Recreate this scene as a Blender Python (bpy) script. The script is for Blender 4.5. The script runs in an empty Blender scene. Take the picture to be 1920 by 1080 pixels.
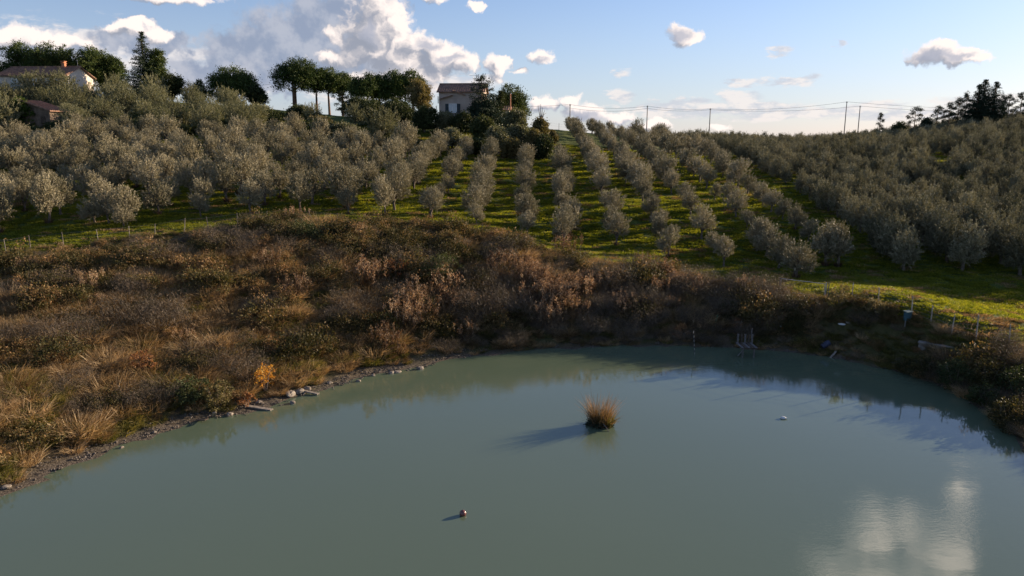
import bpy, math, random
import numpy as np
from mathutils import Vector, noise

random.seed(7)
RNG = np.random.default_rng(11)
R = math.radians
SC = bpy.context.scene
COL = SC.collection

# ------------------------------------------------------------------ camera
F_PX, PITCH, CAM_Z = 1371.0, math.atan(275 / 1371.0), 16.0
cam_d = bpy.data.cameras.new('camera')
cam_d.sensor_width = 36.0
cam_d.lens = 36.0 * F_PX / 1920.0
cam_d.clip_start, cam_d.clip_end = 0.5, 9000
cam = bpy.data.objects.new('camera', cam_d)
COL.objects.link(cam)
cam.location = (0, 0, CAM_Z)
cam.rotation_euler = (math.pi / 2 - PITCH, 0, 0)
SC.camera = cam
CP, SP = math.cos(PITCH), math.sin(PITCH)


def ray(px, py):
    a, b = (px - 960) / F_PX, (540 - py) / F_PX
    return np.array([a, CP + SP * b, -SP + CP * b])


def at(px, py, D):
    """point seen at photo pixel (px, py) standing D metres ahead"""
    d = ray(px, py)
    return np.array([0, 0, CAM_Z]) + d * (D / d[1])


def proj(x, y, z):
    z = z - CAM_Z
    fw = y * CP - z * SP
    up = y * SP + z * CP
    return 960 + F_PX * x / fw, 540 - F_PX * up / fw


# ------------------------------------------------------------------ light and sky
SUN_AZ, SUN_EL = R(62), R(14.0)          # azimuth clockwise from +Y
sun_dir = Vector((math.sin(SUN_AZ) * math.cos(SUN_EL), math.cos(SUN_AZ) * math.cos(SUN_EL), math.sin(SUN_EL)))
sl = bpy.data.lights.new('sun', 'SUN')
sl.energy = 5.0
sl.angle = R(0.6)
sl.color = (1.0, 0.80, 0.58)
so = bpy.data.objects.new('sun', sl)
COL.objects.link(so)
so.rotation_euler = (-sun_dir).to_track_quat('-Z', 'Y').to_euler()

SC.view_settings.view_transform = 'Standard'
SC.view_settings.look = 'None'
SC.view_settings.exposure = 1.12
SC.view_settings.gamma = 1.0

world = bpy.data.worlds.new('World')
SC.world = world
world.use_nodes = True
WT = world.node_tree
WT.nodes.clear()


class NT:
    """short-hand for wiring nodes"""
    def __init__(s, tree): s.t = tree

    def n(s, kind, **kw):
        nd = s.t.nodes.new(kind)
        for k, v in kw.items():
            setattr(nd, k, v)
        return nd

    def put(s, sock, v):
        if isinstance(v, bpy.types.NodeSocket):
            s.t.links.new(v, sock)
        elif v is not None:
            sock.default_value = v

    def m(s, op, a, b=None, c=None, clamp=False):
        nd = s.n('ShaderNodeMath', operation=op, use_clamp=clamp)
        for i, v in enumerate((a, b, c)):
            s.put(nd.inputs[i], v)
        return nd.outputs[0]

    def v(s, op, a, b=None, scale=None):
        nd = s.n('ShaderNodeVectorMath', operation=op)
        s.put(nd.inputs[0], a)
        s.put(nd.inputs[1], b)
        if scale is not None:
            s.put(nd.inputs['Scale'], scale)
        return nd.outputs['Value'] if op in ('LENGTH', 'DOT_PRODUCT', 'DISTANCE') else nd.outputs[0]

    def mix(s, f, a, b, blend='MIX'):
        nd = s.n('ShaderNodeMix', data_type='RGBA', blend_type=blend)
        s.put(nd.inputs[0], f)
        s.put(nd.inputs[6], a if not isinstance(a, tuple) else (*a[:3], 1))
        s.put(nd.inputs[7], b if not isinstance(b, tuple) else (*b[:3], 1))
        return nd.outputs[2]

    def rng(s, v, a, b, c=0.0, d=1.0, smooth=True):
        nd = s.n('ShaderNodeMapRange', interpolation_type='SMOOTHSTEP' if smooth else 'LINEAR')
        for i, x in enumerate((v, a, b, c, d)):
            s.put(nd.inputs[i], x)
        return nd.outputs[0]

    def noise(s, vec, scale, detail=4, rough=0.55, dist=0.0):
        nd = s.n('ShaderNodeTexNoise')
        if vec is not None:
            s.put(nd.inputs['Vector'], vec)
        nd.inputs['Scale'].default_value = scale
        nd.inputs['Detail'].default_value = detail
        nd.inputs['Roughness'].default_value = rough
        nd.inputs['Distortion'].default_value = dist
        return nd

    def ramp(s, f, stops):
        nd = s.n('ShaderNodeValToRGB')
        e = nd.color_ramp.elements
        while len(e) < len(stops):
            e.new(0.5)
        for el, (p, c) in zip(e, stops):
            el.position = p
            el.color = (*c[:3], 1)
        s.put(nd.inputs[0], f)
        return nd.outputs[0]


w = NT(WT)
sky = w.n('ShaderNodeTexSky', sky_type='NISHITA', sun_disc=False)
sky.sun_elevation, sky.sun_rotation = SUN_EL, SUN_AZ
sky.altitude, sky.air_density, sky.dust_density, sky.ozone_density = 200, 1.0, 0.35, 4.0
SKY_STRENGTH = 0.08

# clouds, laid out by compass azimuth / elevation in degrees
def azel(px, py, mirror=False):
    d = ray(px, py)
    d = d / np.linalg.norm(d)
    if mirror:
        d[2] = -d[2]
    return math.degrees(math.atan2(d[0], d[1])), math.degrees(math.asin(d[2]))


def blob(px, py, rx, ry, k=1.0, mirror=False):
    a, e = azel(px, py, mirror)
    s = math.degrees(1 / F_PX) * 0.97
    return a, e, rx * s, ry * s, k


CUMULUS = [blob(*b) for b in [
    (705, 60, 62, 62, 1.15), (740, 100, 60, 50, 1.1), (830, 115, 62, 28, 1.1), (718, 25, 52, 58), (745, 50, 34, 62), (700, 95, 70, 44), (775, 82, 52, 32), (818, 100, 52, 30), (866, 116, 40, 20), (790, 140, 70, 26), (630, 65, 24, 18), (932, 125, 34, 24),
    (640, 112, 60, 22), (948, 112, 16, 12), (975, 133, 14, 10), (760, 160, 90, 22), (930, 146, 22, 9), (690, 150, 80, 24),
    (1012, 106, 32, 16), (1288, 74, 36, 20), (1272, 62, 24, 24), (1776, 104, 66, 18), (1738, 104, 34, 14), (1825, 107, 34, 8), (1768, 88, 30, 16),
    (60, 80, 110, 20), (20, 66, 60, 18), (140, 84, 40, 12), (240, 54, 50, 15), (290, 66, 34, 16), (262, 44, 22, 10),
    (1020, 196, 44, 22), (1075, 192, 26, 16), (1100, 213, 50, 20), (1160, 220, 40, 14), (1235, 230, 26, 11), (1215, 236, 50, 8), (1350, 236, 22, 7),
    (895, 12, 22, 10), (310, -6, 110, 13), (815, -4, 40, 14)]]
CUMULUS += [blob(*b, mirror=True) for b in [
    (1640, 1000, 60, 60), (1700, 985, 45, 40), (1765, 1035, 62, 45), (1600, 1085, 110, 50), (1720, 1100, 120, 50), (1795, 925, 30, 26)]]
GREYS = [blob(*b) for b in [
    (450, 105, 75, 60), (520, 85, 100, 80), (600, 55, 100, 78), (660, 60, 90, 80), (600, 130, 150, 45), (700, 110, 90, 50), (230, 66, 70, 26), (300, 80, 70, 30), (400, 140, 90, 40), (500, 150, 130, 30),
    (60, 98, 110, 26), (800, 110, 60, 20)]]
WISPS = [blob(*b) for b in [
    (170, 100, 190, 50), (330, 130, 150, 50), (440, 150, 110, 40), (100, 130, 160, 40), (250, 150, 200, 30),
    (1465, 96, 26, 13), (1572, 80, 18, 9), (1380, 154, 60, 8), (1470, 153, 66, 9), (1515, 147, 26, 10), (1166, 138, 24, 9), (1165, 180, 30, 14), (1300, 190, 40, 11),
    (1385, 186, 50, 16), (1430, 200, 100, 13), (1240, 203, 100, 9), (1330, 210, 180, 12), (1500, 212, 210, 13), (1700, 214, 210, 12),
    (1880, 210, 160, 13), (1250, 195, 60, 10), (1650, 196, 50, 9), (1840, 188, 70, 11), (880, 150, 80, 20), (700, 175, 160, 18)]]


def field_group(name, blobs):
    g = bpy.data.node_groups.new(name, 'ShaderNodeTree')
    g.interface.new_socket('P', in_out='INPUT', socket_type='NodeSocketVector')
    g.interface.new_socket('D', in_out='OUTPUT', socket_type='NodeSocketFloat')
    q = NT(g)
    gi, go = q.n('NodeGroupInput'), q.n('NodeGroupOutput')
    acc = None
    for (a, e, ra, re, k) in blobs:
        nd = q.n('ShaderNodeVectorMath', operation='MULTIPLY_ADD')
        q.put(nd.inputs[0], gi.outputs[0])
        nd.inputs[1].default_value = (1 / ra, 1 / re, 0)
        nd.inputs[2].default_value = (-a / ra, -e / re, 0)
        ln = q.v('LENGTH', nd.outputs[0])
        val = q.m('SUBTRACT', k, ln)
        if acc is None:
            acc = val
        else:
            nd = q.n('ShaderNodeMath', operation='SMOOTH_MAX')
            q.put(nd.inputs[0], acc); q.put(nd.inputs[1], val)
            nd.inputs[2].default_value = 0.22
            acc = nd.outputs[0]
    q.put(go.inputs[0], acc)
    return g


def grp(q, g, p):
    nd = q.n('ShaderNodeGroup')
    nd.node_tree = g
    q.put(nd.inputs[0], p)
    return nd.outputs[0]


tc = w.n('ShaderNodeTexCoord')
sp = w.n('ShaderNodeSeparateXYZ')
w.put(sp.inputs[0], tc.outputs['Generated'])
az = w.m('MULTIPLY', w.m('ARCTAN2', sp.outputs[0], sp.outputs[1]), 57.29578)
el = w.m('MULTIPLY', w.m('ARCSINE', sp.outputs[2]), 57.29578)
cb = w.n('ShaderNodeCombineXYZ')
w.put(cb.inputs[0], az); w.put(cb.inputs[1], el)
P0 = cb.outputs[0]
BELLY = [blob(*b) for b in [(1268, 66, 26, 20), (1752, 103, 40, 12), (1790, 104, 30, 7), (800, 86, 40, 12), (848, 112, 34, 9), (905, 132, 24, 8), (690, 60, 20, 30), (1008, 112, 24, 8), (1090, 222, 60, 12), (1040, 215, 30, 12), (1170, 232, 40, 8)]]
gbl = field_group('belly_field', BELLY)
gc, gw, gg = field_group('cumulus_field', CUMULUS), field_group('wisp_field', WISPS), field_group('grey_field', GREYS)


def noise2(vec, scale, detail=3, rough=0.55):
    nd = w.noise(vec, scale, detail, rough)
    nd.noise_dimensions = '2D'
    return nd


n1 = noise2(P0, 0.5, 4, 0.6)
n1c = w.v('SUBTRACT', n1.outputs['Color'], (0.5, 0.5, 0.5))


def density(P, off):
    # billowed edges: warp the coordinates, then add puffs
    Pw = w.v('ADD', P, w.v('MULTIPLY', n1c, (1.7, 1.2, 0)))
    vo = w.n('ShaderNodeTexVoronoi', voronoi_dimensions='2D', feature='F1')
    w.put(vo.inputs['Vector'], Pw)
    vo.inputs['Scale'].default_value = 0.9
    vo.inputs['Detail'].default_value = 2.5
    vo.inputs['Roughness'].default_value = 0.55
    puff = w.m('SUBTRACT', 0.42, vo.outputs['Distance'])
    fine = w.m('SUBTRACT', noise2(Pw, 2.4, 3, 0.6).outputs['Fac'], 0.5)
    d = grp(w, gc, Pw)
    d = w.m('MULTIPLY_ADD', puff, 0.34, w.m('ADD', d, 0.06))
    return w.m('MULTIPLY_ADD', fine, 0.34, d), Pw


d0, Pw = density(P0, 0)
# a second sample a little towards the sun gives the bright rims and grey bellies
d1, _ = density(w.v('ADD', P0, (0.85, 0.6, 0)), 1)
cover = w.rng(d0, -0.06, 0.38)
lit = w.rng(w.m('SUBTRACT', d0, d1), -0.45, 0.55)
thick = w.rng(d1, 0.15, 1.0, 1.0, 0.45)
bright = w.m('MULTIPLY', lit, thick, clamp=True)
ccol = w.mix(bright, (0.155, 0.168, 0.205), (0.52, 0.46, 0.43))
ccol = w.v('SCALE', ccol, scale=w.rng(el, 15.0, 26.0, 1.0, 2.7))
# soft grey bodies
Pg = w.v('ADD', P0, w.v('MULTIPLY', n1c, (4.0, 2.6, 0)))
dg = w.m('MULTIPLY_ADD', w.m('SUBTRACT', noise2(P0, 1.1, 4, 0.6).outputs['Fac'], 0.5), 0.5, grp(w, gg, Pg))
gcov = w.m('MULTIPLY', w.rng(dg, -0.02, 0.45), 0.93)
gcol = w.mix(w.rng(n1.outputs['Fac'], 0.35, 0.68), (0.140, 0.166, 0.225), (0.225, 0.238, 0.28))
# wisps: thin, semi-transparent
n2 = noise2(w.v('MULTIPLY', P0, (0.5, 1.4, 1)), 0.9, 4, 0.62)
Pv = w.v('ADD', P0, w.v('MULTIPLY', w.v('SUBTRACT', n2.outputs['Color'], (0.5, 0.5, 0.5)), (3.0, 1.3, 0)))
dw = w.m('MULTIPLY_ADD', w.m('SUBTRACT', n2.outputs['Fac'], 0.5), 1.5, grp(w, gw, Pv))
wcov = w.m('MULTIPLY', w.rng(dw, -0.05, 0.65), 0.8)
wcol = w.mix(w.rng(n2.outputs['Fac'], 0.38, 0.62), (0.29, 0.30, 0.335), (0.44, 0.405, 0.39))
skyc = w.v('MULTIPLY', sky.outputs[0], tuple(SKY_STRENGTH * c for c in (1.16, 0.97, 1.0)))
hzn = w.mix(w.rng(el, 13.0, -0.5, 0.10, 0.55), skyc, (0.255, 0.285, 0.34))
tot = w.mix(wcov, hzn, wcol)
tot = w.mix(gcov, tot, gcol)
Pb = w.v('ADD', P0, w.v('MULTIPLY', n1c, (2.2, 1.6, 0)))
bel = w.m('MULTIPLY', w.rng(w.m('MULTIPLY_ADD', w.m('SUBTRACT', n2.outputs['Fac'], 0.5), 0.5, grp(w, gbl, Pb)), -0.1, 0.75), 0.8)
ccol = w.mix(bel, ccol, (0.21, 0.22, 0.265))
tot = w.mix(cover, tot, ccol)
bg = w.n('ShaderNodeBackground')
w.put(bg.inputs[0], tot)
bg.inputs[1].default_value = 1.0
wo = w.n('ShaderNodeOutputWorld')
w.put(wo.inputs[0], bg.outputs[0])
world.cycles.sampling_method = 'MANUAL'
world.cycles.sample_map_resolution = 512
SC.cycles.max_bounces = 5
SC.cycles.diffuse_bounces = 2
SC.cycles.glossy_bounces = 3
SC.cycles.transmission_bounces = 2
SC.cycles.transparent_max_bounces = 4
SC.cycles.use_denoising = True


# ------------------------------------------------------------------ naming helpers
def tag(o, label=None, cat=None, group=None, kind=None):
    if label: o['label'] = label
    if cat: o['category'] = cat
    if group: o['group'] = group
    if kind: o['kind'] = kind
    return o


def empty(name, loc, rz=0.0, s=1.0):
    o = bpy.data.objects.new(name, None)
    o.empty_display_size = 0.3
    COL.objects.link(o)
    o.location = loc
    o.rotation_euler = (0, 0, rz)
    o.scale = (s, s, s)
    return o


def mesh_obj(name, me, parent=None, link=True):
    o = bpy.data.objects.new(name, me)
    if link:
        COL.objects.link(o)
    if parent is not None:
        o.parent = parent
    return o


ORD = ['', 'first', 'second', 'third', 'fourth', 'fifth', 'sixth', 'seventh', 'eighth', 'ninth', 'tenth', 'eleventh', 'twelfth',
       'thirteenth', 'fourteenth', 'fifteenth', 'sixteenth', 'seventeenth', 'eighteenth', 'nineteenth', 'twentieth']
TENS = {2: 'twenty', 3: 'thirty', 4: 'forty', 5: 'fifty'}


def ordinal(n):
    if n <= 20:
        return ORD[n]
    t, u = divmod(n, 10)
    return (TENS[t][:-1] + 'ieth') if u == 0 else TENS[t] + '-' + ORD[u]


# ------------------------------------------------------------------ materials
def new_mat(name):
    m = bpy.data.materials.new(name)
    m.use_nodes = True
    m.node_tree.nodes.clear()
    return m, NT(m.node_tree)


def leaf_mat(name, stops, trans=0.35, rough=0.6, spec=0.15, hue=0.12, tr_tint=(1.1, 1.05, 0.6)):
    """foliage: per-leaf tint attribute + per-object shift; light passes through the leaves"""
    m, q = new_mat(name)
    at_ = q.n('ShaderNodeAttribute', attribute_name='tint')
    oi = q.n('ShaderNodeObjectInfo')
    t = q.m('ADD', at_.outputs['Fac'], q.m('MULTIPLY', q.m('SUBTRACT', oi.outputs['Random'], 0.5), hue * 2), clamp=True)
    c = q.ramp(t, stops)
    val = q.m('MULTIPLY_ADD', oi.outputs['Random'], hue * 1.6, 1 - hue * 0.8)
    c = q.v('SCALE', c, scale=val)
    p = q.n('ShaderNodeBsdfPrincipled')
    q.put(p.inputs['Base Color'], c)
    p.inputs['Roughness'].default_value = rough
    p.inputs['Specular IOR Level'].default_value = spec
    tr = q.n('ShaderNodeBsdfTranslucent')
    q.put(tr.inputs[0], q.v('MULTIPLY', c, tr_tint))
    mx = q.n('ShaderNodeMixShader')
    mx.inputs[0].default_value = trans
    q.put(mx.inputs[1], p.outputs[0]); q.put(mx.inputs[2], tr.outputs[0])
    o = q.n('ShaderNodeOutputMaterial')
    q.put(o.inputs[0], mx.outputs[0])
    return m


def solid_mat(name, c1, c2, scale=3.0, rough=0.85, bump=0.0, detail=5, metallic=0.0, spec=0.3, stretch=(1, 1, 1)):
    m, q = new_mat(name)
    tcn = q.n('ShaderNodeTexCoord')
    vec = q.v('MULTIPLY', tcn.outputs['Object'], stretch)
    nz = q.noise(vec, scale, detail, 0.6)
    c = q.mix(q.rng(nz.outputs['Fac'], 0.3, 0.7), c1, c2)
    p = q.n('ShaderNodeBsdfPrincipled')
    q.put(p.inputs['Base Color'], c)
    p.inputs['Roughness'].default_value = rough
    p.inputs['Metallic'].default_value = metallic
    p.inputs['Specular IOR Level'].default_value = spec
    if bump:
        b = q.n('ShaderNodeBump')
        b.inputs['Strength'].default_value = 0.8
        b.inputs['Distance'].default_value = bump
        q.put(b.inputs['Height'], nz.outputs['Fac'])
        q.put(p.inputs['Normal'], b.outputs[0])
    o = q.n('ShaderNodeOutputMaterial')
    q.put(o.inputs[0], p.outputs[0])
    return m


M = {}
M['olive'] = leaf_mat('olive_leaves', [(0.0, (0.13, 0.125, 0.07)), (0.5, (0.235, 0.205, 0.125)), (1.0, (0.39, 0.34, 0.23))], trans=0.13, rough=0.55, spec=0.2, hue=0.16, tr_tint=(0.95, 0.9, 0.6))
M['olive_dark'] = leaf_mat('old_olive_leaves', [(0.0, (0.065, 0.072, 0.032)), (0.5, (0.15, 0.150, 0.078)), (1.0, (0.29, 0.27, 0.165))], trans=0.25, rough=0.55, spec=0.2, hue=0.15)
M['olive_grove'] = leaf_mat('grove_leaves_backlit_tone', [(0.0, (0.075, 0.078, 0.042)), (0.5, (0.185, 0.172, 0.105)), (1.0, (0.34, 0.305, 0.20))], trans=0.10, rough=0.7, spec=0.08, hue=0.2)  # slightly greener olive leaves, with the grove's backlit darkness put into the colour
M['pine'] = leaf_mat('pine_needles', [(0.0, (0.020, 0.034, 0.010)), (0.6, (0.055, 0.085, 0.022)), (1.0, (0.13, 0.15, 0.045))], trans=0.2, hue=0.08)
M['spruce'] = leaf_mat('dark_needles', [(0.0, (0.015, 0.026, 0.016)), (0.6, (0.032, 0.050, 0.028)), (1.0, (0.06, 0.08, 0.04))], trans=0.12, hue=0.05)
M['dusty'] = leaf_mat('brown_green_leaves', [(0.0, (0.06, 0.055, 0.02)), (0.5, (0.14, 0.12, 0.05)), (1.0, (0.25, 0.19, 0.09))], trans=0.3, hue=0.1)
M['bush'] = leaf_mat('shrub_leaves', [(0.0, (0.022, 0.032, 0.012)), (0.5, (0.055, 0.070, 0.025)), (1.0, (0.12, 0.12, 0.05))], trans=0.25, hue=0.15)
M['bramble'] = leaf_mat('bramble_leaves', [(0.0, (0.035, 0.036, 0.014)), (0.45, (0.085, 0.075, 0.028)), (0.8, (0.17, 0.115, 0.05)), (1.0, (0.26, 0.15, 0.07))], trans=0.3, hue=0.2)
M['drygrass'] = leaf_mat('dry_grass_blades', [(0.0, (0.12, 0.082, 0.036)), (0.5, (0.30, 0.205, 0.105)), (1.0, (0.52, 0.39, 0.23))], trans=0.35, hue=0.18, tr_tint=(1.1, 0.9, 0.55))
M['twig'] = leaf_mat('bare_twigs', [(0.0, (0.06, 0.048, 0.034)), (0.6, (0.135, 0.105, 0.075)), (1.0, (0.25, 0.19, 0.14))], trans=0.15, hue=0.15)
M['plume'] = leaf_mat('seed_plumes', [(0.0, (0.05, 0.034, 0.02)), (0.5, (0.13, 0.08, 0.048)), (1.0, (0.44, 0.325, 0.20))], trans=0.35, hue=0.15, tr_tint=(1.1, 0.85, 0.6))
M['lushgrass'] = leaf_mat('green_grass_blades', [(0.0, (0.055, 0.080, 0.012)), (0.5, (0.140, 0.165, 0.024)), (1.0, (0.27, 0.26, 0.05))], trans=0.55, rough=0.5, hue=0.15, tr_tint=(1.35, 1.25, 0.35))
M['bankgrass'] = leaf_mat('rank_grass_blades', [(0.0, (0.05, 0.060, 0.016)), (0.5, (0.135, 0.132, 0.04)), (1.0, (0.29, 0.235, 0.10))], trans=0.4, hue=0.2, tr_tint=(1.2, 1.05, 0.4))
M['yellow'] = leaf_mat('yellow_autumn_leaves', [(0.0, (0.36, 0.16, 0.03)), (0.5, (0.60, 0.31, 0.045)), (1.0, (0.78, 0.50, 0.10))], trans=0.45, hue=0.05, tr_tint=(1.1, 0.9, 0.5))
M['rust'] = leaf_mat('rusty_autumn_leaves', [(0.0, (0.10, 0.045, 0.022)), (0.5, (0.21, 0.105, 0.05)), (1.0, (0.36, 0.20, 0.09))], trans=0.4, hue=0.08, tr_tint=(1.1, 0.85, 0.5))
M['rush'] = leaf_mat('rush_stalks', [(0.0, (0.07, 0.06, 0.018)), (0.45, (0.155, 0.105, 0.042)), (1.0, (0.40, 0.28, 0.18))], trans=0.35, hue=0.05, tr_tint=(1.1, 0.85, 0.5))
M['ivy'] = leaf_mat('ivy_leaves', [(0.0, (0.02, 0.04, 0.008)), (0.6, (0.06, 0.10, 0.015)), (1.0, (0.14, 0.17, 0.03))], trans=0.3, hue=0.05)
M['bark'] = solid_mat('grey_bark', (0.10, 0.075, 0.055), (0.22, 0.17, 0.13), 6, 0.95, 0.02)
M['palebark'] = solid_mat('olive_bark', (0.07, 0.055, 0.04), (0.17, 0.135, 0.10), 6, 0.95, 0.02)
M['pinebark'] = solid_mat('pine_bark', (0.10, 0.06, 0.04), (0.20, 0.12, 0.08), 4, 0.95, 0.03)
M['wood'] = solid_mat('weathered_wood', (0.12, 0.10, 0.08), (0.30, 0.255, 0.205), 5, 0.9, 0.004, stretch=(1, 1, 0.2))
M['darkwood'] = solid_mat('dark_wood', (0.04, 0.03, 0.02), (0.11, 0.08, 0.06), 5, 0.9, 0.004)
M['steel'] = solid_mat('galvanised_steel', (0.25, 0.26, 0.27), (0.42, 0.42, 0.42), 9, 0.5, 0.0, metallic=0.6)
M['wire'] = solid_mat('fence_wire', (0.14, 0.13, 0.12), (0.25, 0.23, 0.21), 9, 0.6, 0.0, metallic=0.5)
M['cable'] = solid_mat('black_cable', (0.03, 0.03, 0.035), (0.06, 0.06, 0.07), 2, 0.6)
M['stone'] = solid_mat('shore_rock', (0.10, 0.08, 0.065), (0.30, 0.26, 0.21), 3.5, 0.9, 0.03)
M['mudstone'] = solid_mat('muddy_pebbles', (0.05, 0.04, 0.032), (0.19, 0.16, 0.13), 1.5, 0.8)
M['concrete'] = solid_mat('concrete', (0.13, 0.11, 0.09), (0.25, 0.22, 0.19), 2.2, 0.9, 0.01)
M['bluebox'] = solid_mat('teal_painted_metal', (0.025, 0.065, 0.08), (0.05, 0.11, 0.125), 3, 0.75)
M['blueplastic'] = solid_mat('blue_plastic', (0.025, 0.03, 0.055), (0.055, 0.06, 0.10), 3, 0.45)
M['white'] = solid_mat('white_paint', (0.62, 0.60, 0.57), (0.80, 0.78, 0.75), 4, 0.6)
M['black'] = solid_mat('black_paint', (0.015, 0.015, 0.02), (0.04, 0.04, 0.045), 4, 0.6)
M['lightwood'] = solid_mat('bleached_wood', (0.22, 0.19, 0.15), (0.42, 0.37, 0.31), 5, 0.9)
M['greywood'] = solid_mat('damp_wood', (0.07, 0.06, 0.055), (0.19, 0.165, 0.15), 7, 0.9)
M['greenplastic'] = solid_mat('green_plastic', (0.03, 0.16, 0.08), (0.06, 0.26, 0.13), 4, 0.5)
M['orangeplastic'] = solid_mat('orange_plastic', (0.55, 0.16, 0.03), (0.8, 0.30, 0.08), 4, 0.5)
M['ball'] = solid_mat('maroon_rubber', (0.10, 0.035, 0.035), (0.17, 0.06, 0.05), 3, 0.22, spec=0.6)
M['plaster'] = solid_mat('pink_grey_plaster', (0.36, 0.28, 0.225), (0.45, 0.36, 0.29), 0.5, 0.9, 0.004)
M['cream'] = solid_mat('cream_plaster', (0.55, 0.47, 0.39), (0.70, 0.60, 0.50), 0.4, 0.9, 0.004)
M['shutter'] = solid_mat('dark_shutter', (0.02, 0.03, 0.035), (0.04, 0.055, 0.06), 4, 0.6)
M['shedwall'] = solid_mat('old_shed_render', (0.10, 0.075, 0.055), (0.20, 0.15, 0.11), 1.5, 0.95)
M['brick'] = solid_mat('brick', (0.34, 0.13, 0.07), (0.52, 0.24, 0.13), 4, 0.9)


def tile_mat():
    m, q = new_mat('terracotta_tiles')
    tcn = q.n('ShaderNodeTexCoord')
    nz = q.noise(tcn.outputs['Object'], 1.3, 5, 0.7)
    nf = q.noise(tcn.outputs['Object'], 9, 3, 0.7)
    c = q.mix(q.rng(nz.outputs['Fac'], 0.35, 0.65), (0.16, 0.090, 0.062), (0.32, 0.175, 0.11))
    c = q.mix(q.rng(nf.outputs['Fac'], 0.55, 0.75, 0, 0.6), c, (0.22, 0.20, 0.15))
    p = q.n('ShaderNodeBsdfPrincipled')
    q.put(p.inputs['Base Color'], c)
    p.inputs['Roughness'].default_value = 0.9
    o = q.n('ShaderNodeOutputMaterial')
    q.put(o.inputs[0], p.outputs[0])
    return m


M['tiles'] = tile_mat()
mg, q = new_mat('window_glass')
p_ = q.n('ShaderNodeBsdfPrincipled')
p_.inputs['Base Color'].default_value = (0.30, 0.36, 0.42, 1)
p_.inputs['Roughness'].default_value = 0.08
p_.inputs['Specular IOR Level'].default_value = 0.9
q.put(q.n('ShaderNodeOutputMaterial').inputs[0], p_.outputs[0])
M['glass'] = mg


# ------------------------------------------------------------------ terrain
SHORE_PX = [(-260, 1040), (-120, 985), (0, 935), (60, 908), (130, 872), (200, 846), (300, 815), (370, 793), (400, 786), (450, 778), (500, 765), (545, 752), (600, 735), (650, 718),
            (700, 705), (750, 694), (800, 686), (860, 672), (920, 664), (1000, 657), (1060, 654), (1160, 650), (1300, 650), (1400, 655), (1500, 662), (1600, 678),
            (1650, 690), (1700, 702), (1760, 725), (1800, 745), (1850, 775), (1890, 810), (1920, 845), (1990, 930), (2060, 1060)]


def water_pt(px, py):
    d = ray(px, py)
    return (d * (CAM_Z / -d[2]))[:2]


SHORE = [tuple(water_pt(*p)) for p in SHORE_PX]
SHORE += [(24, 8), (22, -6), (14, -16), (0, -20), (-14, -18), (-22, -8), (-25, 6)]
SH = np.array(SHORE)

CTRL = [  # photo pixel of bare ground, metres ahead
    (-150, 490, 62), (0, 468, 64), (200, 455, 66), (440, 424, 70), (620, 412, 73), (800, 430, 74), (975, 457, 72), (1065, 476, 72), (1160, 488, 71),
    (1283, 524, 67.5), (1390, 540, 64.5), (1500, 562, 60), (1600, 573, 56), (1700, 598, 52.5), (1784, 627, 50), (1830, 638, 49), (1900, 650, 47.5), (2050, 690, 45),
    (-100, 440, 70), (75, 420, 72), (240, 420, 72), (440, 410, 76), (700, 404, 80), (885, 420, 80), (975, 440, 80), (1065, 463, 78), (1160, 463, 79), (1265, 484, 77),
    (1375, 502, 74), (1500, 522, 69), (1650, 510, 72), (1800, 512, 71), (1900, 520, 70), (2050, 530, 68), (1800, 570, 59), (1900, 590, 56),
    (885, 370, 96), (975, 380, 96), (975, 330, 112), (1000, 300, 126), (1040, 270, 150), (1060, 246, 190), (1060, 250, 225), (1100, 400, 90), (1150, 300, 130), (1160, 256, 190),
    (1300, 420, 88), (1300, 350, 110), (1300, 300, 135), (1300, 280, 170), (1300, 271, 212), (1300, 273, 240),
    (1600, 450, 82), (1600, 400, 95), (1600, 340, 120), (1600, 290, 155), (1600, 276, 200), (1600, 271, 225), (1750, 252, 212), (1600, 273, 250),
    (1900, 460, 80), (1900, 400, 95), (1900, 340, 115), (1900, 290, 140), (1900, 262, 170), (1900, 236, 210), (1900, 236, 235), (2150, 400, 95), (2150, 290, 140), (2150, 235, 205),
    (200, 370, 85), (200, 305, 106), (200, 258, 126), (200, 234, 143), (150, 194, 168), (150, 190, 200), (0, 380, 82), (0, 300, 106), (0, 255, 126), (0, 232, 143), (0, 194, 168), (0, 190, 200),
    (-200, 380, 82), (-200, 255, 126), (-200, 194, 168),
    (440, 350, 90), (440, 285, 114), (440, 238, 140), (440, 204, 166), (440, 200, 200), (650, 345, 95), (650, 285, 120), (650, 238, 145), (600, 215, 162), (600, 215, 175), (600, 216, 205), (700, 226, 165),
    (800, 350, 97), (800, 295, 120), (800, 258, 143), (830, 238, 163), (830, 232, 205), (920, 250, 150), (920, 240, 165), (930, 235, 205)]
cp = [tuple(at(*c)) for c in CTRL]
cp += [(x, y, 0.12) for x, y in SHORE]
cp += [(-60, 20, 6.5), (-55, -10, 5), (-45, 35, 4.8), (-90, 40, 9), (50, 20, 3), (45, 36, 2.6), (60, -10, 3.5), (-40, -40, 4), (40, -40, 4), (0, -50, 4), (90, 50, 4.5), (-140, 60, 12), (140, 60, 7), (120, -20, 5), (-120, -20, 9)]
cp = np.array(cp)
SCL = 100.0
XY = cp[:, :2] / SCL


def tps_k(r2):
    return np.where(r2 > 1e-12, 0.5 * r2 * np.log(np.maximum(r2, 1e-12)), 0.0)


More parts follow.
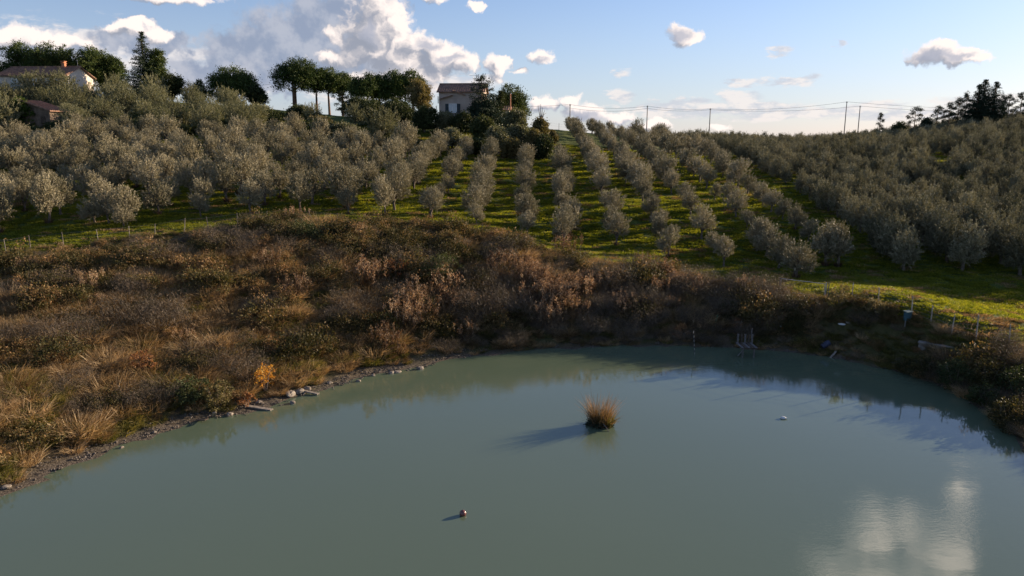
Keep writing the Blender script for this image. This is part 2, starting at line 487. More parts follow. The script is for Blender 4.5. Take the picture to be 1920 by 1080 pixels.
n_ = len(XY)
K = tps_k(((XY[:, None, :] - XY[None, :, :]) ** 2).sum(-1)) + np.eye(n_) * 2e-4
Pm = np.hstack([np.ones((n_, 1)), XY])
A = np.zeros((n_ + 3, n_ + 3))
A[:n_, :n_], A[:n_, n_:], A[n_:, :n_] = K, Pm, Pm.T
sol = np.linalg.solve(A, np.concatenate([cp[:, 2], np.zeros(3)]))


def tps(x, y):
    q_ = np.stack([x, y], -1).reshape(-1, 2) / SCL
    out = np.empty(len(q_))
    for i in range(0, len(q_), 20000):
        b = q_[i:i + 20000]
        k = tps_k(((b[:, None, :] - XY[None, :, :]) ** 2).sum(-1))
        out[i:i + 20000] = k @ sol[:n_] + sol[n_] + b @ sol[n_ + 1:]
    return out.reshape(np.shape(x))


def shore_sd(x, y):
    """signed distance to the shoreline, positive on land"""
    x, y = np.asarray(x, float), np.asarray(y, float)
    d = np.full(x.shape, 1e9)
    inside = np.zeros(x.shape, bool)
    for i in range(len(SH)):
        ax, ay = SH[i]
        bx, by = SH[(i + 1) % len(SH)]
        ex, ey = bx - ax, by - ay
        t = np.clip(((x - ax) * ex + (y - ay) * ey) / (ex * ex + ey * ey), 0, 1)
        d = np.minimum(d, np.hypot(x - ax - t * ex, y - ay - t * ey))
        c = (ay > y) != (by > y)
        with np.errstate(divide='ignore', invalid='ignore'):
            xi = ax + (y - ay) / (by - ay) * ex
        inside ^= c & (x < xi)
    return np.where(inside, -d, d)


def wob(x, y, s, seed=0.0):
    """cheap smooth pseudo-noise, about -1..1"""
    v = 0
    for k, (a, b, c) in enumerate([(1.0, 0.37, 0.3), (-0.61, 1.13, 1.7), (1.49, 1.21, 4.1), (-1.93, 0.83, 2.2), (0.27, -2.31, 5.3)]):
        v = v + np.sin((a * x + b * y) * s * (1 + 0.17 * k) + c + seed * (k + 1) + 1.3 * np.sin((b * x - a * y) * s * 0.7 + seed))
    return v / 3.2


FX0, FX1, FY0, FY1, ST = -155, 170, 8, 245, 0.8
xs = np.concatenate([[-6000, -2500, -1000, -500, -300, -220, -180], np.arange(FX0, FX1 + 0.1, ST), [190, 230, 300, 500, 1000, 2500, 6000]])
ys = np.concatenate([[-6000, -2500, -1000, -400, -150, -80, -40, -24, -14, -4], np.arange(FY0, FY1 + 0.1, ST), [260, 290, 340, 420, 600, 1000, 2500, 6000]])
GX, GY = np.meshgrid(xs, ys)
cx, cy = np.clip(GX, -165, 180), np.clip(GY, -50, 250)
Z = tps(cx, cy)
far = np.clip(np.hypot(GX - cx, GY - cy) / 120.0, 0, 1)
far = far * far * (3 - 2 * far)
Z = Z * (1 - far) + 9.0 * far
sd = shore_sd(GX, GY)
jag = 0.35 * wob(GX, GY, 0.9, 3.0) + 0.25 * wob(GX, GY, 2.3, 1.0)
sdj = sd + jag
land = np.clip(sdj / 4.0, 0, 1)
Zl = np.maximum(Z, 0.06 + 0.16 * np.clip(sdj, 0, 6)) * land + (1 - land) * (0.10 * np.clip(sdj, 0, None))
rough_amp = np.clip(sd / 3.0, 0, 1) * (GY < 230)
Zl = Zl + rough_amp * (0.09 * wob(GX, GY, 0.8, 5.0) + 0.05 * wob(GX, GY, 2.1, 2.0))
Z = np.where(sdj > 0, np.maximum(Zl, 0.0), np.maximum(-1.6, 0.28 * sdj))


def H(x, y):
    x, y = np.asarray(x, float), np.asarray(y, float)
    i = np.clip(np.searchsorted(xs, x) - 1, 0, len(xs) - 2)
    j = np.clip(np.searchsorted(ys, y) - 1, 0, len(ys) - 2)
    u = np.clip((x - xs[i]) / (xs[i + 1] - xs[i]), 0, 1)
    v = np.clip((y - ys[j]) / (ys[j + 1] - ys[j]), 0, 1)
    return (Z[j, i] * (1 - u) + Z[j, i + 1] * u) * (1 - v) + (Z[j + 1, i] * (1 - u) + Z[j + 1, i + 1] * u) * v


def G(px, py, dmin=24.0, dmax=235.0):
    """first ground point on the sight line through a photo pixel"""
    d = ray(px, py)
    D = np.arange(dmin, dmax, 0.25)
    x, z = d[0] / d[1] * D, CAM_Z + d[2] / d[1] * D
    h = np.maximum(H(x, D), 0)
    k = np.nonzero(z <= h)[0]
    k = k[0] if len(k) else len(D) - 1
    return np.array([x[k], D[k], h[k]])


FENCE_PX = [(-160, 492), (-60, 478), (12, 476), (58, 466), (120, 464), (185, 458), (243, 448), (290, 442), (345, 437), (392, 433), (446, 424), (500, 420), (536, 420), (585, 418), (632, 422), (681, 430), (725, 428), (770, 432),
            (812, 438), (853, 441), (905, 446), (952, 456), (992, 464), (1040, 478), (1088, 486), (1134, 500), (1185, 506), (1235, 514), (1283, 528), (1338, 532), (1390, 546), (1428, 548)]
FENCE2_PX = [(1596, 571), (1645, 580), (1708, 602), (1744, 615), (1784, 627), (1830, 638), (1892, 648), (1925, 655), (1990, 672)]
FEN = np.array([G(*p) for p in FENCE_PX])
FEN2 = np.array([G(*p) for p in FENCE2_PX])
fl = np.vstack([FEN, FEN2])
fl = fl[np.argsort(fl[:, 0])]


def fence_y(x):
    return np.interp(x, fl[:, 0], fl[:, 1])


bank = np.clip((fence_y(GX) - GY) / 3.0 + 0.5, 0, 1) * (GX < 60)
mud = np.clip(1 - (sdj + 0.4 * wob(GX, GY, 1.7, 9)) / np.where(GX > -3, 0.7, 1.9), 0, 1)
verts = np.stack([GX, GY, Z], -1).reshape(-1, 3)
nx, ny = len(xs), len(ys)
idx = np.arange(nx * ny).reshape(ny, nx)
faces = np.stack([idx[:-1, :-1], idx[:-1, 1:], idx[1:, 1:], idx[1:, :-1]], -1).reshape(-1, 4)


def fast_mesh(name, V, Fq, mat, tint=None, smooth=False, corners=4):
    me = bpy.data.meshes.new(name)
    nf = len(Fq)
    me.vertices.add(len(V))
    me.vertices.foreach_set('co', np.ascontiguousarray(V, dtype=np.float32).ravel())
    me.loops.add(nf * corners)
    me.loops.foreach_set('vertex_index', np.ascontiguousarray(Fq, dtype=np.int32).ravel())
    me.polygons.add(nf)
    me.polygons.foreach_set('loop_start', np.arange(nf, dtype=np.int32) * corners)
    if smooth:
        me.polygons.foreach_set('use_smooth', np.ones(nf, bool))
    me.update(calc_edges=True)
    if tint is not None:
        a = me.attributes.new('tint', 'FLOAT', 'FACE')
        a.data.foreach_set('value', np.ascontiguousarray(tint, dtype=np.float32))
    if mat is not None:
        me.materials.append(mat)
    return me


def ground_mat():
    m, q = new_mat('ground')
    tcn = q.n('ShaderNodeTexCoord')
    P = tcn.outputs['Object']
    b = q.n('ShaderNodeAttribute', attribute_name='bank')
    mu = q.n('ShaderNodeAttribute', attribute_name='mud')
    n1 = q.noise(P, 0.25, 5, 0.6)
    n2 = q.noise(P, 1.6, 6, 0.7)
    n3 = q.noise(P, 7.0, 4, 0.7)
    g1 = q.mix(q.rng(n1.outputs['Fac'], 0.3, 0.7), (0.045, 0.075, 0.012), (0.095, 0.115, 0.018))
    g2 = q.mix(q.rng(n2.outputs['Fac'], 0.5, 0.75), g1, (0.14, 0.12, 0.04))
    g3 = q.mix(q.rng(n3.outputs['Fac'], 0.3, 0.7, 0.0, 0.5), g2, (0.03, 0.045, 0.01))
    k1 = q.mix(q.rng(n2.outputs['Fac'], 0.35, 0.65), (0.045, 0.038, 0.020), (0.11, 0.08, 0.04))
    k2 = q.mix(q.rng(n1.outputs['Fac'], 0.45, 0.62, 0, 0.6), k1, (0.06, 0.065, 0.02))
    s1 = q.mix(q.rng(n3.outputs['Fac'], 0.35, 0.65), (0.04, 0.032, 0.026), (0.14, 0.115, 0.09))
    c = q.mix(b.outputs['Fac'], g3, k2)
    c = q.mix(mu.outputs['Fac'], c, s1)
    p = q.n('ShaderNodeBsdfPrincipled')
    q.put(p.inputs['Base Color'], c)
    p.inputs['Roughness'].default_value = 0.95
    p.inputs['Specular IOR Level'].default_value = 0.15
    bp = q.n('ShaderNodeBump')
    bp.inputs['Strength'].default_value = 1.0
    bp.inputs['Distance'].default_value = 0.14
    q.put(bp.inputs['Height'], q.m('ADD', n2.outputs['Fac'], q.m('MULTIPLY', n3.outputs['Fac'], 0.6)))
    q.put(p.inputs['Normal'], bp.outputs[0])
    o = q.n('ShaderNodeOutputMaterial')
    q.put(o.inputs[0], p.outputs[0])
    return m


gme = fast_mesh('ground', verts, faces, ground_mat(), smooth=True)
for nm, arr in (('bank', bank), ('mud', mud)):
    a = gme.attributes.new(nm, 'FLOAT', 'POINT')
    a.data.foreach_set('value', np.ascontiguousarray(arr, dtype=np.float32).ravel())
tag(mesh_obj('ground', gme), kind='structure')


# ------------------------------------------------------------------ pond water
def water_mat():
    m, q = new_mat('pond_water')
    tcn = q.n('ShaderNodeTexCoord')
    P = tcn.outputs['Object']
    p = q.n('ShaderNodeBsdfPrincipled')
    nn = q.noise(P, 0.05, 3, 0.5)
    c = q.mix(nn.outputs['Fac'], (0.082, 0.112, 0.072), (0.102, 0.132, 0.085))
    q.put(p.inputs['Base Color'], c)
    p.inputs['IOR'].default_value = 1.33
    p.inputs['Specular IOR Level'].default_value = 1.0
    # a breeze ruffles the near right water, the rest lies still
    patch = q.rng(q.noise(P, 0.16, 3, 0.5).outputs['Fac'], 0.42, 0.66)
    r1 = q.noise(q.v('MULTIPLY', P, (1.0, 2.2, 1)), 3.2, 4, 0.6)
    r2 = q.noise(q.v('MULTIPLY', P, (1.0, 1.8, 1)), 0.7, 2, 0.5)
    hgt = q.m('ADD', q.m('MULTIPLY', r1.outputs['Fac'], q.m('MULTIPLY_ADD', patch, 0.0026, 0.0006)), q.m('MULTIPLY', r2.outputs['Fac'], 0.0026))
    bp = q.n('ShaderNodeBump')
    bp.inputs['Strength'].default_value = 1.0
    bp.inputs['Distance'].default_value = 1.0
    q.put(bp.inputs['Height'], hgt)
    q.put(p.inputs['Normal'], bp.outputs[0])
    p.inputs['Roughness'].default_value = 0.045
    o = q.n('ShaderNodeOutputMaterial')
    q.put(o.inputs[0], p.outputs[0])
    return m


wx, wy = np.linspace(-60, 60, 40), np.linspace(-30, 75, 36)
WXg, WYg = np.meshgrid(wx, wy)
wv = np.stack([WXg, WYg, np.zeros_like(WXg)], -1).reshape(-1, 3)
wi = np.arange(wv.shape[0]).reshape(len(wy), len(wx))
wf = np.stack([wi[:-1, :-1], wi[:-1, 1:], wi[1:, 1:], wi[1:, :-1]], -1).reshape(-1, 4)
tag(mesh_obj('water', fast_mesh('water', wv, wf, water_mat(), smooth=True)), kind='structure')


# ------------------------------------------------------------------ mesh builders
def unit(v):
    return v / np.maximum(np.linalg.norm(v, axis=-1, keepdims=True), 1e-9)


def leaves(C, D, L, W, tint, rng, kite=True):
    """one quad per leaf: centres C, directions D, length L, width W"""
    n = len(C)
    D = unit(D)
    S = unit(np.cross(D, unit(rng.normal(size=(n, 3)))))
    L = np.broadcast_to(L, n)[:, None]
    W = np.broadcast_to(W, n)[:, None]
    a, b = C - D * L * 0.5, C + D * L * 0.5
    if kite:
        m_ = C - D * L * 0.05
        V = np.stack([a, m_ + S * W * 0.5, b, m_ - S * W * 0.5], 1)
    else:
        V = np.stack([a - S * W * 0.5, a + S * W * 0.5, b + S * W * 0.12, b - S * W * 0.12], 1)
    return V.reshape(-1, 3), np.arange(n * 4).reshape(-1, 4), tint


def join(parts):
    Vs, Fs, Ts, o = [], [], [], 0
    for V, F_, T in parts:
        Vs.append(V); Fs.append(F_ + o); Ts.append(T); o += len(V)
    return np.vstack(Vs), np.vstack(Fs), np.concatenate(Ts)


def tube(pts, rad, seg=7, cap=True):
    """tapered tube through pts; returns V, quad F"""
    pts = np.array(pts, float)
    rad = np.broadcast_to(np.array(rad, float), len(pts))
    V = []
    for i, p in enumerate(pts):
        t = unit(pts[min(i + 1, len(pts) - 1)] - pts[max(i - 1, 0)])
        up = np.array([0, 0, 1.0]) if abs(t[2]) < 0.9 else np.array([1.0, 0, 0])
        a = unit(np.cross(t, up)); b = np.cross(t, a)
        for k in range(seg):
            th = 2 * math.pi * k / seg
            V.append(p + rad[i] * (math.cos(th) * a + math.sin(th) * b))
    F_ = []
    for i in range(len(pts) - 1):
        for k in range(seg):
            k2 = (k + 1) % seg
            F_.append((i * seg + k, i * seg + k2, (i + 1) * seg + k2, (i + 1) * seg + k))
    if cap:
        for base in (0, (len(pts) - 1) * seg):
            c = len(V)
            V.append(pts[0] if base == 0 else pts[-1])
            for k in range(0, seg):
                F_.append((c, base + k, base + (k + 1) % seg, c))
    return V, F_


class MB:
    """collects boxes, bars and tubes into one mesh"""
    def __init__(s): s.V, s.F = [], []

    def add(s, V, F_):
        o = len(s.V)
        s.V += [tuple(map(float, v)) for v in V]
        for f in F_:
            g = []
            for i in f:
                if i + o not in g:
                    g.append(i + o)
            s.F.append(tuple(g))
        return s

    def box(s, c, d, rz=0.0):
        ca, sa = math.cos(rz), math.sin(rz)
        V = []
        for z in (-1, 1):
            for x, y in ((-1, -1), (1, -1), (1, 1), (-1, 1)):
                X, Y = x * d[0] / 2, y * d[1] / 2
                V.append((c[0] + X * ca - Y * sa, c[1] + X * sa + Y * ca, c[2] + z * d[2] / 2))
        return s.add(V, [(3, 2, 1, 0), (4, 5, 6, 7), (0, 1, 5, 4), (1, 2, 6, 5), (2, 3, 7, 6), (3, 0, 4, 7)])

    def tube(s, pts, rad, seg=7):
        return s.add(*tube(pts, rad, seg))

    def poly(s, V, F_):
        return s.add(V, F_)

    def build(s, name, mat, parent=None, smooth=False, bevel=0.0, link=True):
        me = bpy.data.meshes.new(name)
        me.from_pydata(s.V, [], s.F)
        if smooth:
            me.polygons.foreach_set('use_smooth', np.ones(len(me.polygons), bool))
        me.materials.append(mat)
        me.update()
        o = mesh_obj(name, me, parent, link)
        if bevel:
            b = o.modifiers.new('bevel', 'BEVEL')
            b.width, b.segments, b.limit_method = bevel, 2, 'ANGLE'
        return o


def lobes_crown(name, lobes, mat, n_clump, per, clump_r, L, W, seed, up=0.2, shell=0.75, flat_bottom=None, tint_mu=0.5):
    """crown of leaf clumps spread over the surfaces of several ellipsoid lobes"""
    g = np.random.default_rng(seed)
    vol = np.array([l[3] * l[4] * l[5] for l in lobes]) ** 0.67
    pick = g.choice(len(lobes), n_clump, p=vol / vol.sum())
    Lb = np.array(lobes)[pick]
    u = unit(g.normal(size=(n_clump, 3)))
    r = shell + (1 - shell) * g.random((n_clump, 1)) ** 0.6
    inner = g.random((n_clump, 1)) < 0.22
    r = np.where(inner, r * g.uniform(0.3, 0.9, (n_clump, 1)), r)
    c = Lb[:, :3] + u * r * Lb[:, 3:6]
    if flat_bottom is not None:
        keep = c[:, 2] > flat_bottom + g.normal(size=n_clump) * 0.12 * abs(lobes[0][5])
        c, u = c[keep], u[keep]
    n = len(c)
    csz = g.uniform(0.6, 1.3, (n, 1, 1)) * clump_r
    off = g.normal(size=(n, per, 3)) * csz * np.array([0.55, 0.55, 0.42])
    C = (c[:, None, :] + off).reshape(-1, 3)
    D = (u[:, None, :] * 0.7 + g.normal(size=(n, per, 3)) * 0.7 + np.array([0, 0, up])).reshape(-1, 3)
    t = np.clip(tint_mu + g.normal(size=(n, 1)) * 0.16 + g.normal(size=(n, per)) * 0.16, 0, 1).reshape(-1)
    V, F_, T = leaves(C, D, L * g.uniform(0.7, 1.3, len(C)), W * g.uniform(0.7, 1.3, len(C)), t, g)
    return fast_mesh(name, V, F_, mat, T)


def blades(name, mat, n, h, spread, lean, width, seed, tmu=0.5, seg2=True, hvar=0.35):
    """tuft of grass blades / stalks fanning out of the ground"""
    g = np.random.default_rng(seed)
    a = g.uniform(0, 2 * math.pi, n)
    r = spread * np.sqrt(g.random(n))
    base = np.stack([np.cos(a) * r, np.sin(a) * r, np.full(n, -0.04)], -1)
    hh = h * g.uniform(1 - hvar, 1 + hvar, n)
    a2 = a + g.normal(size=n) * 0.7
    ln = lean * g.uniform(0.2, 1.3, n)
    d = unit(np.stack([np.cos(a2) * ln, np.sin(a2) * ln, np.ones(n)], -1))
    mid = base + d * hh[:, None] * 0.55
    d2 = unit(d + np.stack([np.cos(a2) * ln * 0.9, np.sin(a2) * ln * 0.9, -0.25 * ln], -1))
    tip = mid + d2 * hh[:, None] * 0.5
    s = unit(np.cross(d, unit(g.normal(size=(n, 3))))) * width * g.uniform(0.6, 1.4, (n, 1)) * 0.5
    V = np.stack([base - s, base + s, mid + s * 0.8, mid - s * 0.8, tip + s * 0.15, tip - s * 0.15], 1).reshape(-1, 3)
    i = np.arange(n)[:, None] * 6
    F_ = np.vstack([i + np.array([[0, 1, 2, 3]]), i + np.array([[3, 2, 4, 5]])])
    t = np.clip(tmu + g.normal(size=n) * 0.25, 0, 1)
    T = np.concatenate([t * 0.85, np.clip(t * 1.1, 0, 1)])
    return V, F_, T, tip


# ------------------------------------------------------------------ scattered "stuff": points + instancing
def scatter(name, P, rot, scl, ix, sources, label):
    """one object; geometry nodes stand one of the source meshes on every point"""
    c = bpy.data.collections.new(name + '_source')
    for s in sorted(sources, key=lambda o: o.name):
        c.objects.link(s)
    me = bpy.data.meshes.new(name)
    me.vertices.add(len(P))
    me.vertices.foreach_set('co', np.ascontiguousarray(P, dtype=np.float32).ravel())
    for nm, ty, arr in (('rotz', 'FLOAT', rot), ('scl', 'FLOAT', scl), ('pick', 'INT', ix)):
        a = me.attributes.new(nm, ty, 'POINT')
        a.data.foreach_set('value', np.ascontiguousarray(arr, dtype=np.float32 if ty == 'FLOAT' else np.int32))
    o = mesh_obj(name, me)
    g = bpy.data.node_groups.new(name, 'GeometryNodeTree')
    g.interface.new_socket('Geometry', in_out='INPUT', socket_type='NodeSocketGeometry')
    g.interface.new_socket('Geometry', in_out='OUTPUT', socket_type='NodeSocketGeometry')
    q = NT(g)
    gi, go = q.n('NodeGroupInput'), q.n('NodeGroupOutput')
    ci = q.n('GeometryNodeCollectionInfo')
    ci.inputs['Collection'].default_value = c
    ci.inputs['Separate Children'].default_value = True
    ci.inputs['Reset Children'].default_value = True

    def attr(nm, ty):
        nd = q.n('GeometryNodeInputNamedAttribute', data_type=ty)
        nd.inputs['Name'].default_value = nm
        return nd.outputs['Attribute']
    ip = q.n('GeometryNodeInstanceOnPoints')
    q.put(ip.inputs['Points'], gi.outputs[0])
    q.put(ip.inputs['Instance'], ci.outputs[0])
    ip.inputs['Pick Instance'].default_value = True
    q.put(ip.inputs['Instance Index'], attr('pick', 'INT'))
    cx_ = q.n('ShaderNodeCombineXYZ')
    q.put(cx_.inputs[2], attr('rotz', 'FLOAT'))
    q.put(ip.inputs['Rotation'], cx_.outputs[0])
    q.put(ip.inputs['Scale'], attr('scl', 'FLOAT'))
    q.put(go.inputs[0], ip.outputs[0])
    md = o.modifiers.new('scatter', 'NODES')
    md.node_group = g
    tag(o, label, None, None, 'stuff')
    return o


def src(name, k, me):
    """unlinked source object for scatter; names sort in the order of k"""
    return bpy.data.objects.new('%s.%03d' % (name, k + 500), me)


# ------------------------------------------------------------------ olive trees
def olive_parts(seed, mat, wide=1.0, tall=1.0, n_shoot=360, per=24, skirt=0):
    g = np.random.default_rng(seed)
    h = (2.45 + g.uniform(-0.2, 0.25)) * tall
    rx = (1.45 + g.uniform(-0.15, 0.2)) * wide
    nl = 5
    lob = []
    for k in range(nl):
        a = 2 * math.pi * k / nl + g.uniform(-0.5, 0.5)
        lob.append((math.cos(a) * rx * 0.52, math.sin(a) * rx * 0.52, h + g.uniform(-0.55, 0.45), rx * g.uniform(0.5, 0.72), rx * g.uniform(0.5, 0.72), g.uniform(0.8, 1.15) * tall))
    lob.append((g.uniform(-.2, .2), g.uniform(-.2, .2), h + 0.45, rx * 0.5, rx * 0.5, 1.15 * tall))
    for k in range(seed % 3 * 2 + 1):
        a = g.uniform(0, 6.28)
        lob.append((math.cos(a) * rx * .5, math.sin(a) * rx * .5, h - g.uniform(.75, 1.15), rx * g.uniform(.4, .55), rx * g.uniform(.4, .55), g.uniform(.5, .75)))
    for k in range(skirt):
        a = k * 6.28 / skirt + g.uniform(-.3, .3)
        lob.append((math.cos(a) * rx * .5, math.sin(a) * rx * .5, h - g.uniform(1.2, 1.5), rx * .42, rx * .42, .75))
    lob = np.array(lob)
    pk = g.integers(0, len(lob), n_shoot)
    u = unit(g.normal(size=(n_shoot, 3)))
    r = g.uniform(0.35, 0.98, (n_shoot, 1)) ** 0.6
    S0 = lob[pk, :3] + u * r * lob[pk, 3:6]
    out = unit(S0 - np.array([0, 0, h - 0.9]))
    D = unit(out * 0.65 + np.array([0, 0, 0.62]) + g.normal(size=(n_shoot, 3)) * 0.38)
    ln = g.uniform(0.3, 0.75, n_shoot) * np.where((S0[:, 2] > h) & (g.random(n_shoot) < .35), 1.6, 1.0)
    t = np.linspace(0.0, 1.0, per)[None, :, None]
    C = S0[:, None, :] + D[:, None, :] * ln[:, None, None] * t
    C = C + g.normal(size=C.shape) * 0.055
    LD = D[:, None, :] + g.normal(size=C.shape) * 0.55
    tm = np.clip(0.5 + 0.16 * g.normal(size=(n_shoot, 1)) + 0.14 * g.normal(size=(n_shoot, per)), 0, 1)
    C, LD, tm = C.reshape(-1, 3), LD.reshape(-1, 3), tm.reshape(-1)
    V, F_, T = leaves(C, LD, 0.17 * g.uniform(0.7, 1.3, len(C)), 0.055 * g.uniform(0.7, 1.3, len(C)), tm, g)
    crown = fast_mesh('crown', V, F_, mat, T)
    mb = MB()
    bx, by = g.uniform(-.15, .15, 2)
    mb.tube([(0, 0, -0.25), (bx * .4, by * .4, 0.35), (bx, by, 0.95)], [0.20, 0.14, 0.12], 7)
    for k in range(nl + 1):
        c = lob[k]
        mb.tube([(bx, by, 0.85), (bx * .5 + c[0] * 0.45, by * .5 + c[1] * 0.45, 1.0 + (c[2] - 1.0) * 0.45), (c[0] * .95, c[1] * .95, c[2] + 0.15)], [0.085, 0.055, 0.02], 5)
    trunk = mb.build('trunk', M['palebark'], None, True, link=False).data
    return crown, trunk


def sucker_mesh(seed):
    V, F_, T, tip = blades('x', None, 90, 0.62, 0.30, 0.45, 0.035, seed, 0.45)
    return fast_mesh('basal_shoots', V, F_, M['plume'], T * 0.8)


OL = [olive_parts(100 + k, M['olive'], wide=[1, 1.1, .9, 1.15, 1.0, .95, 1.05][k], tall=[1, 1.05, 1.1, .95, .88, 1.12, 1.0][k]) for k in range(7)]
OLG = [olive_parts(150 + k, M['olive_grove'], wide=[.88, .94, .82, .9][k], tall=[1, 1.05, 1.1, .92][k], n_shoot=440, skirt=5) for k in range(4)]
OLD = [olive_parts(200 + k, M['olive_dark'], wide=1.35, tall=1.12, n_shoot=560, per=26, skirt=5) for k in range(3)]
SUCK = [sucker_mesh(300 + k) for k in range(3)]

trees = []          # x, y, scale, variant kind, row, place in row


def jit(s):
    return random.gauss(0, s)


# rows run up the slope, nearly straight away from the pond
ROWX = [-4.6 - 4.65 * k for k in range(16, 0, -1)] + [-4.6, 0.95, 6.2, 11.4, 16.8, 22.0, 27.6, 33.0]
front_y = lambda x: float(np.interp(x, [-85, -55, -45, -38, -30, -22, -12, -4.6, 1, 6, 11.4, 17, 22, 27.6, 33], [64, 70, 73, 72, 78, 80, 80, 80, 80, 77.5, 79, 77, 74.5, 70, 73]))
back_y = lambda x: 126.0 if x < -2 else (124.0 if x < 8 else 196.0)
row_id = 0
for x0 in ROWX:
    row_id += 1
    y = front_y(x0) + jit(0.4)
    k = 0
    while y < back_y(x0):
        k += 1
        x = x0 + 0.032 * (y - 76) + jit(0.28 if x0 > -12 else 0.6)
        if random.random() > 0.05 and not (y > 117 and 10 < proj(x, y, float(H(x, y)))[0] < 105):
            big = random.choice([0.7, 0.9, 1.0, 1.04, 1.12, 1.25])
            if x0 < -8: big *= 0.84
            trees.append([x, y, big * random.uniform(0.93, 1.07) * ((0.76 if x0 < 25 else 0.82) if x0 > -12 else 1.0), 'orchard', row_id, k])
        y += 4.1 + jit(0.3) if x0 > -12 else 3.45 + jit(0.45)
# denser grove on the right of the grass corridor
x0 = 41.0
while x0 < 175:
    row_id += 1
    y = 71.5 + jit(0.8) + (0 if x0 < 60 else (x0 - 60) * 0.02)
    k = 0
    while y < 228:
        k += 1
        x = x0 - 1.0 + 0.07 * (y - 76) + jit(0.3)
        sparse = 95 < y < 175 and x > 74 + (y - 130) * 0.12 and y > 128
        if random.random() > (0.5 if sparse else 0.07):
            trees.append([x, y, random.uniform(0.72, 0.94) * (1.32 if y < 84 else (1.12 if y < 100 else 1.0)), 'grove', row_id, k])
        y += 2.7 + jit(0.25)
    x0 += 5.1
# lone young trees on the margin of the corridor
for px, py, s in [(1422, 470, 0.95), (1492, 522, 0.9), (1548, 498, 1.08), (1173, 345, 0.85), (205, 420, 0.7), (232, 425, 0.6), (0, 440, 1.0)]:
    p = G(px, py)
    trees.append([p[0], p[1], s, 'lone', 0, 0])
# old broad olives on the upper left slope
y = 131.0
ur = 0
while y < 172:
    ur += 1
    x = -128 + jit(1)
    k = 0
    while x < -14 + (y - 131) * 0.1:
        k += 1
        px, py = proj(x, y, float(H(x, y)))
        if not (35 < px < 105 and y < 150) and not (y > 161 and -2 < px < 200) and not (px > 690 and y > 146) and not (px > 480 and y > 152) and not (px > 470 and y < 150 and random.random() < 0.55):
            trees.append([x + jit(.6), y + jit(.8), random.uniform(1.0, 1.42) * (1.15 if (px < 140 and y > 150) else (0.72 if px > 500 and y > 142 else (0.8 if px > 300 and y > 140 else 1.0))), 'upper', ur, k])
        x += 7.6 + jit(0.9)
    y += 7.4

for px_, D_, s_ in [(-12, 158, 1.05), (14, 160, 1.05), (40, 157, 1.0), (66, 160, 1.0), (92, 158, .95), (116, 160, .95), (138, 158, .85), (160, 160, .8), (182, 158, .95), (205, 160, 1.15)]:
    p = at(px_, 196, D_)
    trees.append([p[0], D_, s_, 'housefront', 0, 0])

vis = []
for t in trees:
    z = float(H(t[0], t[1]))
    px, py = proj(t[0], t[1], z + 2)
    if -130 < px < 2080:
        vis.append((t[1] / t[2] if -60 < px < 1980 else 999, t, z, px))
    elif -900 < px < 2900 and t[1] < 200 and px > 1900:
        vis.append((999, t, z, px))           # outside the frame, but they shade the slope
vis.sort(key=lambda v: v[0])
N_SINGLE = 296
front_n, grove_n = {}, {}
srcs = []
far_P, far_r, far_s, far_i = [], [], [], []
joined = []


def joined_mesh(crown, trunk):
    me = bpy.data.meshes.new('olive')
    nV = len(crown.vertices)
    a = np.empty(nV * 3, np.float32); crown.vertices.foreach_get('co', a)
    b = np.empty(len(trunk.vertices) * 3, np.float32); trunk.vertices.foreach_get('co', b)
    V = np.vstack([a.reshape(-1, 3), b.reshape(-1, 3)])
    F_ = [tuple(p.vertices) for p in crown.polygons] + [tuple(i + nV for i in p.vertices) for p in trunk.polygons]
    me.from_pydata(V.tolist(), [], F_)
    nc = len(crown.polygons)
    mi = np.zeros(len(F_), np.int32); mi[nc:] = 1
    me.materials.append(crown.materials[0]); me.materials.append(trunk.materials[0])
    me.polygons.foreach_set('material_index', mi)
    t = np.zeros(len(F_), np.float32); tt = np.empty(nc, np.float32)
    crown.attributes['tint'].data.foreach_get('value', tt); t[:nc] = tt
    at_ = me.attributes.new('tint', 'FLOAT', 'FACE'); at_.data.foreach_set('value', t)
    return me


for k, (c_, t_) in enumerate([OL[i] for i in (0, 1, 2)] + OLG[:3] + OLD[:2]):
    srcs.append(src('olive_tree', k, joined_mesh(c_, t_)))

